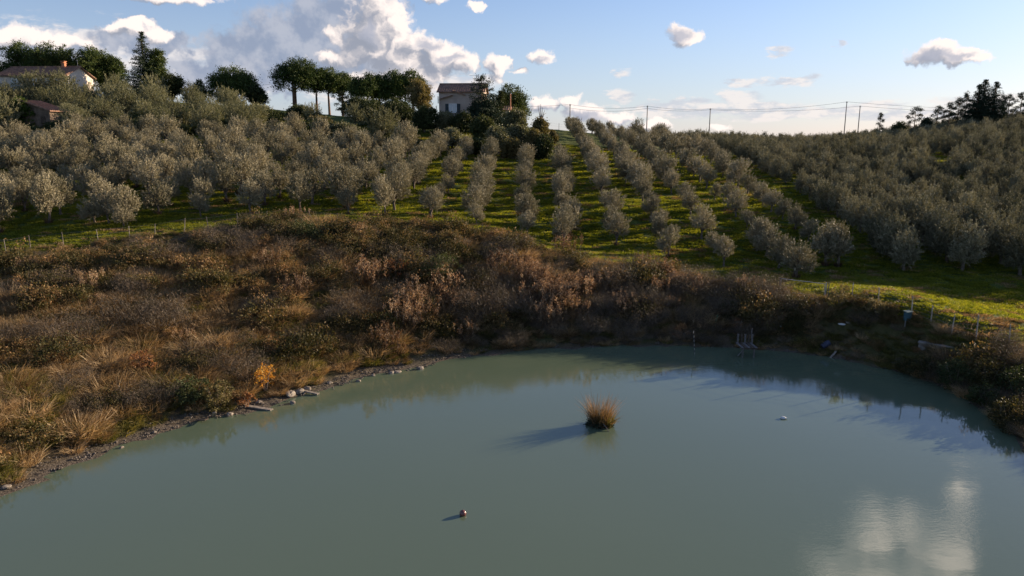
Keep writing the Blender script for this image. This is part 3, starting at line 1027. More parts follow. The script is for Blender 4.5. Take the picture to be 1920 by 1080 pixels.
rowpos = {}
LONE = ['round young olive tree alone on the grass beside the dark corridor', 'young olive tree standing directly behind the metal gate',
        'bushy olive tree next to the one behind the metal gate', 'small lone olive tree in the gap between two central rows',
        'slight leaning olive sapling near the left fence', 'lower of two small olive saplings near the left fence', 'pale olive tree cut by the left picture edge']
lone_i = {}
for n, (key, t, z, px) in enumerate(vis):
    x, y, s, kind, row, k = t
    variant = random.randrange(7)
    rz = random.uniform(0, 6.28)
    if n < N_SINGLE:
        r = empty('olive_tree', (x, y, z), rz, s)
        crown, trunk = OLD[variant % 3] if kind in ('upper', 'housefront') else (OLG[variant % 4] if kind == 'grove' else OL[variant])
        r.scale = (s * random.uniform(.86, 1.14), s * random.uniform(.86, 1.14), s * random.uniform(.88, 1.12))
        r.rotation_euler = (jit(.05), jit(.05), rz)
        mesh_obj('crown', crown, r)
        mesh_obj('trunk', trunk, r)
        if kind in ('orchard', 'lone') and y < 100 and random.random() < 0.55:
            mesh_obj('basal_shoots', SUCK[variant % 3], r)
        if kind == 'orchard':
            lab = 'silvery olive tree, %s from the pond in %s orchard row from the left' % (ordinal(k), ordinal(row))
            grp_ = 'olive trees in rows on the grass'
        elif kind == 'grove':
            lab = 'shaded olive tree, %s from the pond in %s row of the dense right grove' % (ordinal(k), ordinal(row - 24))
            grp_ = 'olive trees of the dense grove'
        elif kind == 'housefront':
            lab = 'olive tree screening the farmhouse wall, %s from the left' % ordinal([j for j, q_ in enumerate([tt for tt in trees if tt[3] == 'housefront']) if q_ is t][0] + 1)
            grp_ = 'old olive trees on the upper slope'
        elif kind == 'lone':
            i_ = [j for j, q_ in enumerate([tt for tt in trees if tt[3] == 'lone']) if q_ is t][0]
            lab = LONE[i_]
            grp_ = 'olive trees in rows on the grass'
        else:
            lab = 'broad old olive tree, %s from the left in %s row up the left hill' % (ordinal(k), ordinal(row))
            grp_ = 'old olive trees on the upper slope'
        tag(r, lab, 'olive tree', grp_)
    else:
        far_P.append((x, y, z)); far_r.append(rz); far_s.append(s)
        far_i.append(random.choice([6, 7]) if kind in ('upper', 'housefront') else (random.randrange(3, 6) if kind == 'grove' else random.randrange(3)))
scatter('olive_grove', np.array(far_P), np.array(far_r), np.array(far_s), np.array(far_i), srcs, 'dense olive grove covering the far hillside up to the skyline')
print('olives', len(vis), 'far', len(far_P))


# ------------------------------------------------------------------ grass and undergrowth
def in_view(x, y, z, m=60):
    px, py = proj(x, y, z)
    return (px > -m) & (px < 1920 + m) & (py < 1080 + m)


def tufts(n, xr, yr, seed):
    g = np.random.default_rng(seed)
    x, y = g.uniform(*xr, n), g.uniform(*yr, n)
    z = H(x, y)
    k = in_view(x, y, z)
    return x[k], y[k], z[k], g


def blade_src(name, k, mat, *a, **kw):
    V, F_, T, tip = blades(name, None, *a, **kw)
    return src(name, k, fast_mesh(name, V, F_, mat, T))


# short grass over the whole orchard
gs = [blade_src('grass_tuft', k, M['lushgrass'], 150, 0.13, 0.55, 0.8, 0.035, 400 + k, tmu=[0.35, 0.5, 0.65][k]) for k in range(3)]
gs.append(blade_src('grass_tuft', 3, M['drygrass'], 90, 0.16, 0.5, 0.9, 0.03, 404, tmu=0.35))
x, y, z, g = tufts(90000, (-80, 130), (44, 150), 21)
keep = (y > fence_y(x) - 0.5) & (g.random(len(x)) < np.interp(y, [60, 100, 150], [1.0, 0.6, 0.3])) & (z > 0.2)
x, y, z = x[keep], y[keep], z[keep]
dry = (wob(x, y, 0.5, 8) + g.normal(size=len(x)) * 0.4 > 0.75) | ((x > 24) & (y < 53) & (wob(x, y, 0.9, 2) > -0.1))
ix = np.where(dry, 3, g.integers(0, 3, len(x)))
scatter('grass', np.stack([x, y, z], -1), g.uniform(0, 6.28, len(x)), g.uniform(0.7, 1.35, len(x)) * np.interp(y, [60, 150], [1, 1.5]), ix, gs, 'short bright green grass growing between the olive rows')
print('grass', len(x))


def plume_src(k, seed, mat=None, dens=1.0, h=1.15):
    g = np.random.default_rng(seed)
    V, F_, T, tip = blades('x', None, 46, h, 0.45, 0.35, 0.03, seed, 0.25)
    per = int(26 * dens)
    sel = tip[g.random(len(tip)) < 0.75]
    C = (sel[:, None, :] + g.normal(size=(len(sel), per, 3)) * np.array([0.06, 0.06, 0.13])).reshape(-1, 3)
    D = g.normal(size=C.shape) * 0.6 + np.array([0, 0, 1.0])
    t = np.clip(np.repeat(g.uniform(0.45, 1.0, len(sel)), per) + g.normal(size=len(C)) * 0.12, 0, 1)
    p2 = leaves(C, D, 0.10, 0.045, t, g)
    V, F_, T = join([(V, F_, T * 0.6), p2])
    return src('plume_plant', k, fast_mesh('plume_plant', V, F_, mat or M['plume'], T))


def twig_src(k, seed, h=1.0, n=110):
    g = np.random.default_rng(seed)
    V, F_, T, tip = blades('x', None, n, h, 0.55, 0.75, 0.018, seed, 0.5)
    C = (tip[:, None, :] + g.normal(size=(n, 22, 3)) * 0.17).reshape(-1, 3)
    p2 = leaves(C, g.normal(size=C.shape) + np.array([0, 0, .8]), 0.13, 0.015, np.clip(g.normal(0.5, 0.2, len(C)), 0, 1), g, False)
    V, F_, T = join([(V, F_, T), p2])
    return src('twiggy_shrub', k, fast_mesh('twiggy_shrub', V, F_, M['twig'], T))


def mound_src(name, k, seed, mat, r=0.9, h=0.75, n=60, per=26, tmu=0.5):
    lob = [(0, 0, h * 0.35, r, r, h), (r * .4, r * .2, h * .3, r * .7, r * .6, h * .8), (-r * .4, -r * .3, h * .3, r * .6, r * .7, h * .85)]
    return src(name, k, lobes_crown(name, lob, mat, n, int(per * 1.8), 0.26, 0.10, 0.05, seed, tint_mu=tmu))


S_dry = [blade_src('dry_grass_tuft', k, M['drygrass'], 260, [0.6, 0.6, 0.7][k], 0.55, 1.0, 0.017, 500 + k, tmu=[0.25, 0.45, 0.65][k]) for k in range(3)]
S_green = [blade_src('rank_grass_tuft', k, M['bankgrass'], 240, [0.4, 0.55][k], 0.55, 1.0, 0.019, 520 + k, tmu=0.45) for k in range(2)]
S_bram = [mound_src('bramble', k, 540 + k, M['bramble'], tmu=[0.25, 0.5, 0.8][k], r=[1.0, 0.85, 0.7][k]) for k in range(3)]
S_plume = [plume_src(k, 560 + k) for k in range(3)]
S_twig = [twig_src(k, 580 + k) for k in range(2)]

x, y, z, g = tufts(60000, (-62, 44), (26, 76), 31)
sdp = shore_sd(x, y)
k_ = (y < fence_y(x) + 0.3) & (sdp > np.where(x > -3, 0.3, 1.25 + 0.5 * wob(x, y, 0.8, 41.0)))
x, y, z, sdp = x[k_], y[k_], z[k_], sdp[k_]
px, py = proj(x, y, z)
zone = wob(x, y, 0.42, 4.0)
zone2 = wob(x, y, 0.75, 11.0)
zone3 = wob(x, y, 0.9, 17.0)
rr = g.random(len(x))
cls = np.zeros(len(x), int)            # 0 dry 1 green 2 bramble 3 plume 4 twig 9 none


def gss(x0, y0, sx, sy):
    return np.exp(-((px - x0) / sx) ** 2 - ((py - y0) / sy) ** 2)


w_dry = 1.15 + 0.9 * zone + 0.9 * gss(150, 640, 300, 90) + 0.8 * gss(520, 500, 160, 60) + 1.2 * gss(1700, 590, 140, 30) + 0.5 * gss(100, 830, 250, 60)
w_green = 0.65 + 0.8 * zone2 + 0.8 * gss(200, 800, 260, 60) + 1.5 * gss(100, 760, 200, 50) + 1.4 * gss(640, 670, 130, 26) + 2.2 * gss(1720, 640, 160, 30) + 0.8 * gss(330, 690, 120, 40) + 1.0 * gss(1500, 560, 60, 60)
w_bram = 0.35 - 0.7 * zone - 0.5 * gss(250, 660, 260, 90) + 1.1 * gss(700, 450, 230, 35) + 1.0 * gss(160, 520, 180, 40) + 1.0 * gss(830, 500, 90, 60) + 0.7 * gss(1450, 600, 250, 60) + 0.5 * gss(1050, 590, 220, 60) + 1.0 * gss(1850, 720, 200, 60) + .6 * gss(370, 720, 90, 50)
w_plume = -0.45 + 0.8 * zone3 + 1.15 * gss(1020, 570, 230, 75) + 0.5 * gss(760, 620, 150, 50)
w_twig = 0.15 - 0.4 * zone2 + 0.4 * gss(350, 450, 250, 30) + 0.8 * gss(1350, 600, 200, 60) + 0.7 * gss(1100, 600, 250, 60) + .5 * gss(1850, 720, 200, 60)
Wt = np.clip(np.stack([w_dry, w_green, w_bram, w_plume, w_twig], -1), 0.02, None) ** 1.6
Wt[:, 2] *= np.clip((sdp - 0.8) / 2.5, 0.05, 1)
Wt[:, 3] *= np.clip((sdp - 0.8) / 2.0, 0.05, 1)
Wt /= Wt.sum(-1, keepdims=True)
cum = Wt.cumsum(-1)
cls = (rr[:, None] > cum).sum(-1)
dens = np.array([0.6, 0.55, 0.22, 0.26, 0.24])[np.clip(cls, 0, 4)]
dens = dens * np.where((sdp < 2.0) & (x < -3), 0.45, 1.0)
kp = g.random(len(x)) < dens
SETS = [('dry_grass', S_dry, 'tawny dry grass tufts over the bank around the pond', (0.7, 1.3)), ('rank_grass', S_green, 'rank yellow-green grass along the pond bank', (0.7, 1.3)),
        ('brambles', S_bram, 'dark green and brown brambles tangled over the bank', (0.7, 1.45)), ('seedhead_plants', S_plume, 'dry pinkish seed heads on the bank behind the water', (0.75, 1.35)),
        ('twiggy_undergrowth', S_twig, 'bare brown twiggy growth on the pond bank', (0.6, 1.3))]
for ci_, (nm, ss, lab, (s0, s1)) in enumerate(SETS):
    k_ = kp & (cls == ci_)
    n = int(k_.sum())
    sc = g.uniform(s0, s1, n) * np.clip(0.55 + sdp[k_] / 5.0, 0.5, 1.0)
    sc *= np.where((px[k_] > 1570) & (py[k_] > 560) & (py[k_] < 665), 0.6, 1.0)
    sc *= np.clip(1.0 + 0.45 * wob(x[k_], y[k_], 1.1, 23.0), 0.6, 1.5)
    sc *= np.where((px[k_] < 470) & (fence_y(x[k_]) - y[k_] < 5.0), 0.38, 1.0)
    sc *= np.where((px[k_] > 800) & (px[k_] < 1600) & (sdp[k_] < 3.0), 0.7, 1.0)
    pickv = np.clip(((0.5 + 0.42 * wob(x[k_], y[k_], 0.8, 29.0 + ci_) + g.normal(size=n) * 0.13) * len(ss)).astype(int), 0, len(ss) - 1)
    scatter(nm, np.stack([x[k_], y[k_], z[k_] - 0.05], -1), g.uniform(0, 6.28, n), sc, pickv, ss, lab)
    print(nm, n)


# ------------------------------------------------------------------ single shrubs on the bank
def leafy_shrub(name, px, py, label, cat, mat, w_, h_, seed, group=None, n=70, per=22, L=0.12, W=0.07, stems=True, tmu=0.5):
    p = G(px, py)
    r = empty(name, p, random.uniform(0, 6))
    lob = [(0, 0, h_ * .55, w_ * .5, w_ * .5, h_ * .45), (w_ * .25, 0, h_ * .4, w_ * .3, w_ * .35, h_ * .35), (-w_ * .25, w_ * .1, h_ * .45, w_ * .3, w_ * .3, h_ * .4), (0, -w_ * .1, h_ * .8, w_ * .25, w_ * .25, h_ * .28)]
    mesh_obj('foliage', lobes_crown('foliage', lob, mat, n, per, 0.17 * max(1, w_ / 2), L, W, seed, shell=0.5, tint_mu=tmu), r)
    mb = MB()
    for k in range(6):
        a = k * 1.05
        mb.tube([(0.05 * math.cos(a), 0.05 * math.sin(a), -0.1), (w_ * .15 * math.cos(a), w_ * .15 * math.sin(a), h_ * .4), (w_ * .3 * math.cos(a), w_ * .3 * math.sin(a), h_ * .85)], [0.03, 0.02, 0.008], 4)
    mb.build('stem', M['bark'], r)
    return tag(r, label, cat, group)


leafy_shrub('autumn_shrub', 498, 735, 'bright yellow-orange shrub at the water edge on the left bank', 'shrub', M['yellow'], 1.6, 1.9, 901, n=44, per=14, L=0.11, W=0.075)
leafy_shrub('autumn_shrub', 1805, 690, 'yellow-leaved shrub on the right bank beside the concrete ledge', 'shrub', M['yellow'], 1.0, 1.2, 902, n=26, per=12, L=0.11, W=0.07)
leafy_shrub('autumn_shrub', 462, 762, 'low rusty shrub left of the bright yellow one', 'shrub', M['rust'], 1.2, 0.8, 903, n=30, per=16)
leafy_shrub('autumn_shrub', 742, 530, 'large rust-red shrub halfway up the bank', 'shrub', M['rust'], 2.6, 2.0, 904, n=60, per=18, tmu=0.4)
leafy_shrub('autumn_shrub', 1385, 618, 'small rusty shrub on the bank above the wooden landing', 'shrub', M['rust'], 0.9, 1.0, 905, n=26, per=14, tmu=.7)
leafy_shrub('autumn_shrub', 1272, 632, 'tawny orange shrub beside the striped pole', 'shrub', M['rust'], 1.6, 1.1, 906, n=46, per=16, tmu=.8)
leafy_shrub('round_shrub', 1645, 592, 'pale tawny bush on the fence line right of the gate', 'shrub', M['dusty'], 1.9, 1.3, 907, tmu=.9)
leafy_shrub('round_shrub', 1575, 580, 'tawny rounded bush against the right gate post', 'shrub', M['dusty'], 1.9, 1.7, 908, tmu=.8)
leafy_shrub('evergreen_shrub', 830, 528, 'dark evergreen shrub behind the pink seed heads', 'shrub', M['bush'], 4.0, 2.3, 909, n=160, per=26)
leafy_shrub('evergreen_shrub', 755, 470, 'green mounded shrub just below the fence', 'shrub', M['bramble'], 5.0, 1.3, 910, n=150, per=26)
leafy_shrub('evergreen_shrub', 575, 442, 'dark bramble thicket against the fence above the bank', 'shrub', M['bush'], 5.6, 1.2, 911, n=170, per=26)
leafy_shrub('evergreen_shrub', 505, 435, 'dark bramble clump on the fence left of the thicket', 'shrub', M['bush'], 3.6, 1.0, 912, n=100, per=26)
leafy_shrub('evergreen_shrub', 360, 760, 'dark leafy bush low on the left bank near the water', 'shrub', M['bush'], 2.4, 1.7, 913, n=110, per=26)
leafy_shrub('brown_shrub', 410, 770, 'brown-leaved bush hanging over the left shore', 'shrub', M['dusty'], 2.0, 1.7, 914, n=90, per=26)
leafy_shrub('brown_shrub', 270, 700, 'round reddish-brown bush in the middle of the left bank', 'shrub', M['rust'], 1.9, 1.4, 915, n=50, per=20, tmu=.5)
leafy_shrub('brown_shrub', 1260, 545, 'pale brown bush with seed heads at the fence end', 'shrub', M['plume'], 2.0, 1.8, 916, n=60, per=20, tmu=.75)
leafy_shrub('brown_shrub', 1145, 530, 'tawny brown bush on the fence above the seed heads', 'shrub', M['plume'], 2.6, 1.2, 917, n=60, per=20, tmu=.6)
OV = [(1740, 712, 2.4, 1.5), (1790, 728, 2.6, 1.9), (1850, 735, 2.6, 1.9), (1905, 745, 2.6, 2.0), (1890, 800, 2.2, 1.6), (1845, 765, 2.0, 1.3), (1700, 700, 1.6, 0.9)]
for k, (px_, py_, w__, h__) in enumerate(OV):
    leafy_shrub('waterside_shrub', px_, py_, ['dark shrub below the concrete ledge', 'dark bushy shrub below the yellow-leaved one', 'dark shrub right of the yellow-leaved one', 'tall dark shrub at the right picture edge above the water',
                'dark shrub leaning over the water at the right edge', 'low dark shrub at the waterline on the right shore', 'small dark shrub by the bare stick on the right shore'][k], 'shrub', M['bush'] if k % 2 else M['bramble'], w__, h__, 930 + k, 'dark shrubs over the right shore', n=100, per=24, tmu=.4)


# ------------------------------------------------------------------ tall trees on the skyline
def limb_trunk(parent, h, r0, spread, seed, mat=None, n=1, crown_z=None, lean=0.0, branches=7, name='trunk'):
    g = random.Random(seed)
    for j in range(n):
        mb = MB()
        ox, oy = (0, 0) if n == 1 else (g.uniform(-1, 1) * spread * .3, g.uniform(-1, 1) * spread * .3)
        lx = lean + g.uniform(-.25, .25)
        mb.tube([(ox, oy, -0.4), (ox + lx * .3, oy, h * .35), (ox + lx * .7, oy, h * .7), (ox + lx, oy, h)], [r0, r0 * .8, r0 * .55, r0 * .2], 7)
        zc = crown_z or h * .5
        for k in range(branches):
            a = g.uniform(0, 6.28)
            zz = zc + (h - zc) * g.uniform(-.1, .7)
            L = spread * g.uniform(.5, .95)
            mb.tube([(ox + lx * zz / h, oy, zz), (ox + math.cos(a) * L * .5, oy + math.sin(a) * L * .5, zz + L * .25), (ox + math.cos(a) * L, oy + math.sin(a) * L, zz + L * .55)], [r0 * .35, r0 * .22, r0 * .06], 5)
        mb.build(name, mat or M['pinebark'], parent, True)


def skyline_tree(name, px, ptop, D, label, cat, wpx, crown_h_frac, seed, mat, kind='dome', group=None, trunks=1, trunk_px=None, tmu=0.5, dens=1.0, base_py=None, lean=0.0):
    """a tree whose top reaches photo row ptop when it stands D metres off"""
    top = at(px, ptop, D)
    zb = float(H(top[0], D))
    h = top[2] - zb
    mpp = D / F_PX
    rad = wpx * mpp / 2
    r = empty(name, (top[0], D, zb), 0)
    ch = h * crown_h_frac
    g = random.Random(seed)
    lob = []
    if kind == 'dome':         # stone pine: wide flattened dome, flat underneath
        zc = h - ch
        lob.append((0, 0, zc + ch * .2, rad * .92, rad * .88, ch * .74))
        for k in range(9):
            a = k * 0.7 + g.uniform(-.2, .2)
            rr_ = rad * g.uniform(.3, .62)
            lob.append((math.cos(a) * rr_, math.sin(a) * rr_, zc + ch * (.12 + .5 * (1 - rr_ / rad) ** .8), rad * g.uniform(.26, .38), rad * g.uniform(.26, .38), ch * g.uniform(.22, .34)))
        lob = [(a_, b_, c_, d_, e_, f_) for a_, b_, c_, d_, e_, f_ in lob]
        me = lobes_crown('crown', lob, mat, int(420 * dens), 40, 0.5 + rad * .07, 0.40, 0.17, seed, up=.5, flat_bottom=zc, tint_mu=tmu)
        limb_trunk(r, h - ch * .5, .20 + rad * .03, rad * .8, seed, n=trunks, crown_z=zc - ch * .15, lean=lean)
    elif kind == 'round':
        zc = h - ch
        for k in range(9):
            a = k * 0.75
            rr_ = rad * g.uniform(.15, .6)
            lob.append((math.cos(a) * rr_, math.sin(a) * rr_, zc + ch * g.uniform(.25, .72), rad * g.uniform(.38, .55), rad * g.uniform(.38, .55), ch * g.uniform(.24, .34)))
        lob.append((0, 0, h - ch * .3, rad * .5, rad * .5, ch * .3))
        me = lobes_crown('crown', lob, mat, int(340 * dens), 40, 0.45 + rad * .06, 0.36, 0.17, seed, tint_mu=tmu)
        limb_trunk(r, h - ch * .3, .16 + rad * .03, rad * .7, seed, mat=M['bark'], n=trunks, crown_z=zc, lean=lean)
    elif kind == 'spire':      # spruce: tiers of drooping branches narrowing to a leader
        gn = np.random.default_rng(seed)
        cs = []
        nt = int(24 * max(1, dens))
        for k in range(nt):
            f = (k + .3) / nt
            zz = h * (1 - crown_h_frac) + ch * f
            rt = rad * (1 - f) ** .85 * (1 - .35 * math.exp(-f * 9)) + .15
            nb = max(4, int(11 * (1 - f) + 3))
            for j in range(nb):
                a = gn.uniform(0, 6.28)
                Lr = rt * gn.uniform(.65, 1.12)
                for s_ in np.linspace(.15, 1, max(3, int(Lr * 2.2))):
                    cs.append((math.cos(a) * Lr * s_, math.sin(a) * Lr * s_, zz - .18 * Lr * s_ + .2 * s_ * s_ * Lr, a))
        cs = np.array(cs)
        per = 14
        C = (cs[:, None, :3] + gn.normal(size=(len(cs), per, 3)) * np.array([.24, .24, .13])).reshape(-1, 3)
        D_ = np.stack([np.cos(cs[:, 3]), np.sin(cs[:, 3]), np.full(len(cs), .1)], -1)
        D_ = (D_[:, None, :] + gn.normal(size=(len(cs), per, 3)) * .6).reshape(-1, 3)
        t = np.clip(tmu + gn.normal(size=len(C)) * .22, 0, 1)
        V, F_, T = leaves(C, D_, .34, .11, t, gn)
        me = fast_mesh('crown', V, F_, mat, T)
        limb_trunk(r, h * .97, .15 + rad * .04, rad * .3, seed, crown_z=h * .4, branches=3)
    elif kind == 'open':       # open pine: separate cloud-like pads on bare limbs
        zc = h - ch
        mb = MB()
        lx = lean
        mb.tube([(0, 0, -.4), (lx * .4, 0, h * .4), (lx, 0, h * .93)], [.17, .12, .04], 6)
        for k in range(int(11 * dens)):
            f = (k + .5) / int(11 * dens)
            zz = zc + ch * f * .92
            a = k * 2.4 + g.uniform(-.3, .3)
            L = rad * (1.0 - .62 * f) * g.uniform(.55, 1.05)
            x_, y_ = lx * zz / h + math.cos(a) * L, math.sin(a) * L
            mb.tube([(lx * zz / h, 0, zz - .3), (x_ * .6, y_ * .6, zz - .1), (x_, y_, zz)], [.06, .045, .015], 4)
            lob.append((x_, y_, zz, rad * g.uniform(.26, .44), rad * g.uniform(.26, .44), ch * g.uniform(.04, .08)))
        lob.append((lx, 0, h - ch * .06, rad * .3, rad * .3, ch * .08))
        mb.build('trunk', M['pinebark'], r, True)
        me = lobes_crown('crown', lob, mat, int(170 * dens), 18, 0.42, 0.30, 0.10, seed, up=.6, shell=.2, tint_mu=tmu)
    mesh_obj('crown', me, r)
    return tag(r, label, cat, group)


# far left: a hedge-like row of stone pines behind the farmhouse
for k, (px_, tp, wd, lab) in enumerate([(-20, 118, 90, 'dark pine cut by the left picture edge behind the farmhouse'), (38, 78, 76, 'stone pine over the left end of the farmhouse roof'), (84, 79, 72, 'stone pine behind the farmhouse, left of its chimney'),
                                        (122, 84, 66, 'stone pine behind the farmhouse, right of its chimney'), (165, 88, 76, 'stone pine above the white gable of the farmhouse'), (202, 104, 50, 'smaller stone pine right of the white gable')]):
    skyline_tree('stone_pine', px_, tp, 182 + k, lab, 'pine', wd * 1.12, .86, 1000 + k, M['pine'], 'round', 'stone pines behind the farmhouse', dens=1.7)
skyline_tree('spruce_tree', 264, 59, 176, 'tall dark pointed spruce standing against the sky', 'spruce', 80, .95, 1011, M['spruce'], 'spire', dens=1.8)
skyline_tree('round_pine', 289, 92, 178, 'green rounded pine grown into the right side of the spruce', 'pine', 44, .8, 1012, M['pine'], 'round', tmu=.75)
skyline_tree('dark_shrub_tree', 318, 138, 172, 'low dark evergreen at the foot of the spruce', 'tree', 44, .85, 1013, M['bush'], 'round')
skyline_tree('domed_pine', 434, 120, 178, 'broad low domed pine standing alone on the ridge', 'pine', 100, .82, 1014, M['pine'], 'dome', dens=1.5)
skyline_tree('dark_shrub_tree', 372, 150, 172, 'small evergreen left of the lone domed pine', 'tree', 26, .85, 1015, M['bush'], 'round', dens=.6)
for k, (px_, tp, wd, tr, lab, fr) in enumerate([(556, 107, 96, 2, 'tallest umbrella pine with two bare trunks on the ridge', .54), (590, 117, 58, 1, 'umbrella pine joined to the tallest one', .54), (614, 125, 66, 1, 'smaller umbrella pine right of the tallest pair', .5),
                                            (640, 133, 46, 1, 'lowest umbrella pine at the right end of the left cluster', .5)]):
    skyline_tree('umbrella_pine', px_, tp, 182 + 2 * k, lab, 'pine', wd, fr, 1020 + k, M['pine'], 'dome', 'umbrella pines on the ridge', trunks=tr, dens=1.3 if k == 0 else .9)
for k, (px_, tp, wd, tr, lab) in enumerate([(684, 134, 56, 1, 'flat-topped pine with two leaning trunks, left of the middle cluster'), (710, 136, 42, 1, 'flat-topped pine second in the middle cluster'), (738, 129, 50, 1, 'pine in the middle of the middle cluster'), (772, 128, 54, 1, 'right-hand taller pine of the middle cluster')]):
    skyline_tree('umbrella_pine', px_, tp, 180 + 2 * k, lab, 'pine', wd * 1.1, .58, 1030 + k, M['pine'], 'dome', 'umbrella pines on the ridge', trunks=tr, lean=.5 if k == 0 else 0)
skyline_tree('leafy_tree', 788, 150, 172, 'brownish-green tree thinning towards the villa, beside the pines', 'tree', 52, .86, 1040, M['dusty'], 'round', dens=1.1)
skyline_tree('leafy_tree', 640, 172, 176, 'pale brown nearly bare tree under the umbrella pines', 'tree', 30, .8, 1041, M['dusty'], 'open')
skyline_tree('cedar_tree', 903, 140, 152, 'tall dark cedar with open layered top in front of the villa', 'cedar', 62, .95, 1050, M['spruce'], 'open', dens=2.6, tmu=.3)
skyline_tree('cedar_tree', 912, 176, 154, 'broad lower cedar spreading across the villa front', 'cedar', 86, .95, 1051, M['spruce'], 'round', dens=1.5, tmu=.45)
skyline_tree('cedar_tree', 938, 170, 156, 'dark grey-green conifer between the cedar and the round pine', 'cedar', 44, .9, 1053, M['bush'], 'spire', dens=.8, tmu=.5)
skyline_tree('round_pine', 958, 153, 176, 'rounded green pine at the right end of the villa', 'pine', 70, .86, 1052, M['pine'], 'dome', dens=1.3, tmu=.7)
skyline_tree('leafy_tree', 968, 205, 146, 'grey-green leafy tree right of the villa pole', 'tree', 50, .9, 1054, M['olive_dark'], 'round', tmu=.2)
skyline_tree('leafy_tree', 1012, 222, 138, 'brown ivy-clad tree stump with side growth at the end of the hedge', 'tree', 34, .95, 1055, M['dusty'], 'round', tmu=.4)

# the pollarded dead tops above that hedge
tp = at(1015, 195, 139)
zb = float(H(tp[0], 139))
r = empty('pollard_tree', (tp[0], 139, zb))
h = tp[2] - zb
mb = MB()
mb.tube([(0, 0, -.3), (.1, 0, h * .5), (0, 0, h * .72)], [.28, .24, .2], 7)
mb.build('trunk', M['bark'], r, True)
for dx, dz, rr_ in ((-.6, .97, .07), (-.15, 1.0, .08), (.25, .93, .07), (.7, .88, .06), (1.0, .80, .05)):
    MB().tube([(0, 0, h * .6), (dx * .55, 0.1, h * .78), (dx, .15, h * dz)], [.12, rr_, .02], 5).build('limb', M['bark'], r, True)
tag(r, 'bare pollarded trunk with upright cut limbs against the sky', 'tree')

# right skyline
for k, (px_, tp_, D, wd, fr, mat, kd, lab, dn) in enumerate([
        (1652, 212, 214, 18, .75, 'spruce', 'open', 'tiny open pine standing alone right of the poles', .8),
        (1718, 200, 206, 46, .85, 'spruce', 'open', 'open-branched pine, first of the right ridge line', 1.3),
        (1690, 228, 206, 30, .9, 'bush', 'round', 'low dark bush left of the first right ridge pine', .6),
        (1760, 198, 204, 38, .85, 'spruce', 'open', 'second open pine of the right ridge line', 1.3),
        (1738, 222, 204, 24, .85, 'spruce', 'round', 'small dark pine between the first two ridge pines', .6),
        (1783, 192, 203, 34, .8, 'spruce', 'open', 'third ridge pine, left of the dark cypress group', 1.2),
        (1800, 183, 203, 36, .8, 'spruce', 'open', 'fourth ridge pine touching the dark cypress group', 1.3),
        (1815, 172, 202, 28, .8, 'spruce', 'open', 'tall thin ridge pine with a round top beside the cypresses', 1.2),
        (1838, 158, 200, 60, .93, 'spruce', 'spire', 'left dark cypress of the big group', 1.3),
        (1849, 149, 201, 76, .93, 'spruce', 'spire', 'tallest dark cypress of the big group', 1.6),
        (1869, 153, 200, 62, .93, 'spruce', 'spire', 'right pointed cypress of the big group', 1.4),
        (1882, 178, 201, 24, .8, 'spruce', 'open', 'slim open pine just right of the cypresses', 1.0),
        (1895, 176, 202, 30, .82, 'spruce', 'open', 'open pine near the right picture edge', 1.1),
        (1918, 172, 203, 32, .82, 'spruce', 'open', 'open pine cut by the right picture edge', 1.2),
        (1950, 180, 203, 40, .82, 'spruce', 'open', 'pine beyond the right picture edge', 1.0)]):
    skyline_tree('ridge_pine' if kd == 'open' else ('cypress_tree' if kd == 'spire' else 'ridge_bush'), px_, tp_, D, lab, 'pine' if kd == 'open' else ('cypress' if kd == 'spire' else 'bush'), wd, fr, 1100 + k, M[mat], kd, 'trees along the right ridge', dens=dn, tmu=.35)

# hedge of dark shrubs between orchard and houses
HB = [(60, 268, 130, 70, 24, 'bush'), (120, 262, 131, 60, 30, 'bush'), (200, 258, 131, 60, 30, 'bush'), (270, 262, 131, 70, 34, 'bush'), (330, 266, 130, 60, 32, 'bush'), (640, 285, 129, 60, 38, 'bush'), (552, 268, 133, 60, 34, 'bush'), (690, 232, 150, 80, 48, 'bush'), (640, 262, 136, 60, 30, 'olive_dark'), (745, 225, 152, 70, 40, 'bush'), (795, 235, 148, 46, 34, 'bush'), (830, 232, 150, 40, 22, 'olive_dark'), (865, 236, 148, 50, 24, 'bush'),
      (710, 285, 130, 60, 30, 'bush'), (760, 290, 128, 50, 32, 'bush'), (905, 260, 140, 46, 40, 'bush'), (935, 285, 130, 44, 44, 'olive_dark'), (975, 280, 132, 46, 48, 'olive_dark'), (1003, 292, 129, 38, 52, 'dusty'),
      (890, 300, 127, 40, 40, 'bush'), (960, 300, 126, 46, 36, 'dusty'), (848, 285, 130, 40, 44, 'olive_dark'), (818, 292, 128, 40, 30, 'bush'), (1018, 300, 127, 30, 46, 'bush'),
      (560, 235, 150, 60, 36, 'bush'), (600, 250, 140, 50, 30, 'dusty'), (520, 262, 134, 54, 26, 'bush'), (460, 258, 136, 60, 26, 'bush'), (400, 258, 137, 60, 30, 'bush'), (350, 240, 144, 54, 26, 'dusty'), (480, 225, 152, 60, 26, 'olive_dark'),
      (670, 205, 168, 60, 20, 'bush'), (750, 208, 166, 50, 18, 'bush'), (590, 262, 136, 70, 34, 'bush'), (430, 268, 132, 60, 30, 'bush'), (380, 262, 134, 60, 28, 'bush'), (505, 240, 146, 60, 30, 'bush'), (480, 180, 176, 44, 20, 'bush'), (1035, 262, 150, 20, 16, 'dusty'),
      (150, 238, 137, 60, 26, 'bush'), (260, 240, 138, 60, 26, 'bush'), (310, 232, 144, 50, 24, 'bush'), (20, 245, 134, 70, 34, 'bush')]
HL = {}
DESC = {'bush': 'dark green shrub', 'olive_dark': 'grey-green shrub', 'dusty': 'brownish shrub'}
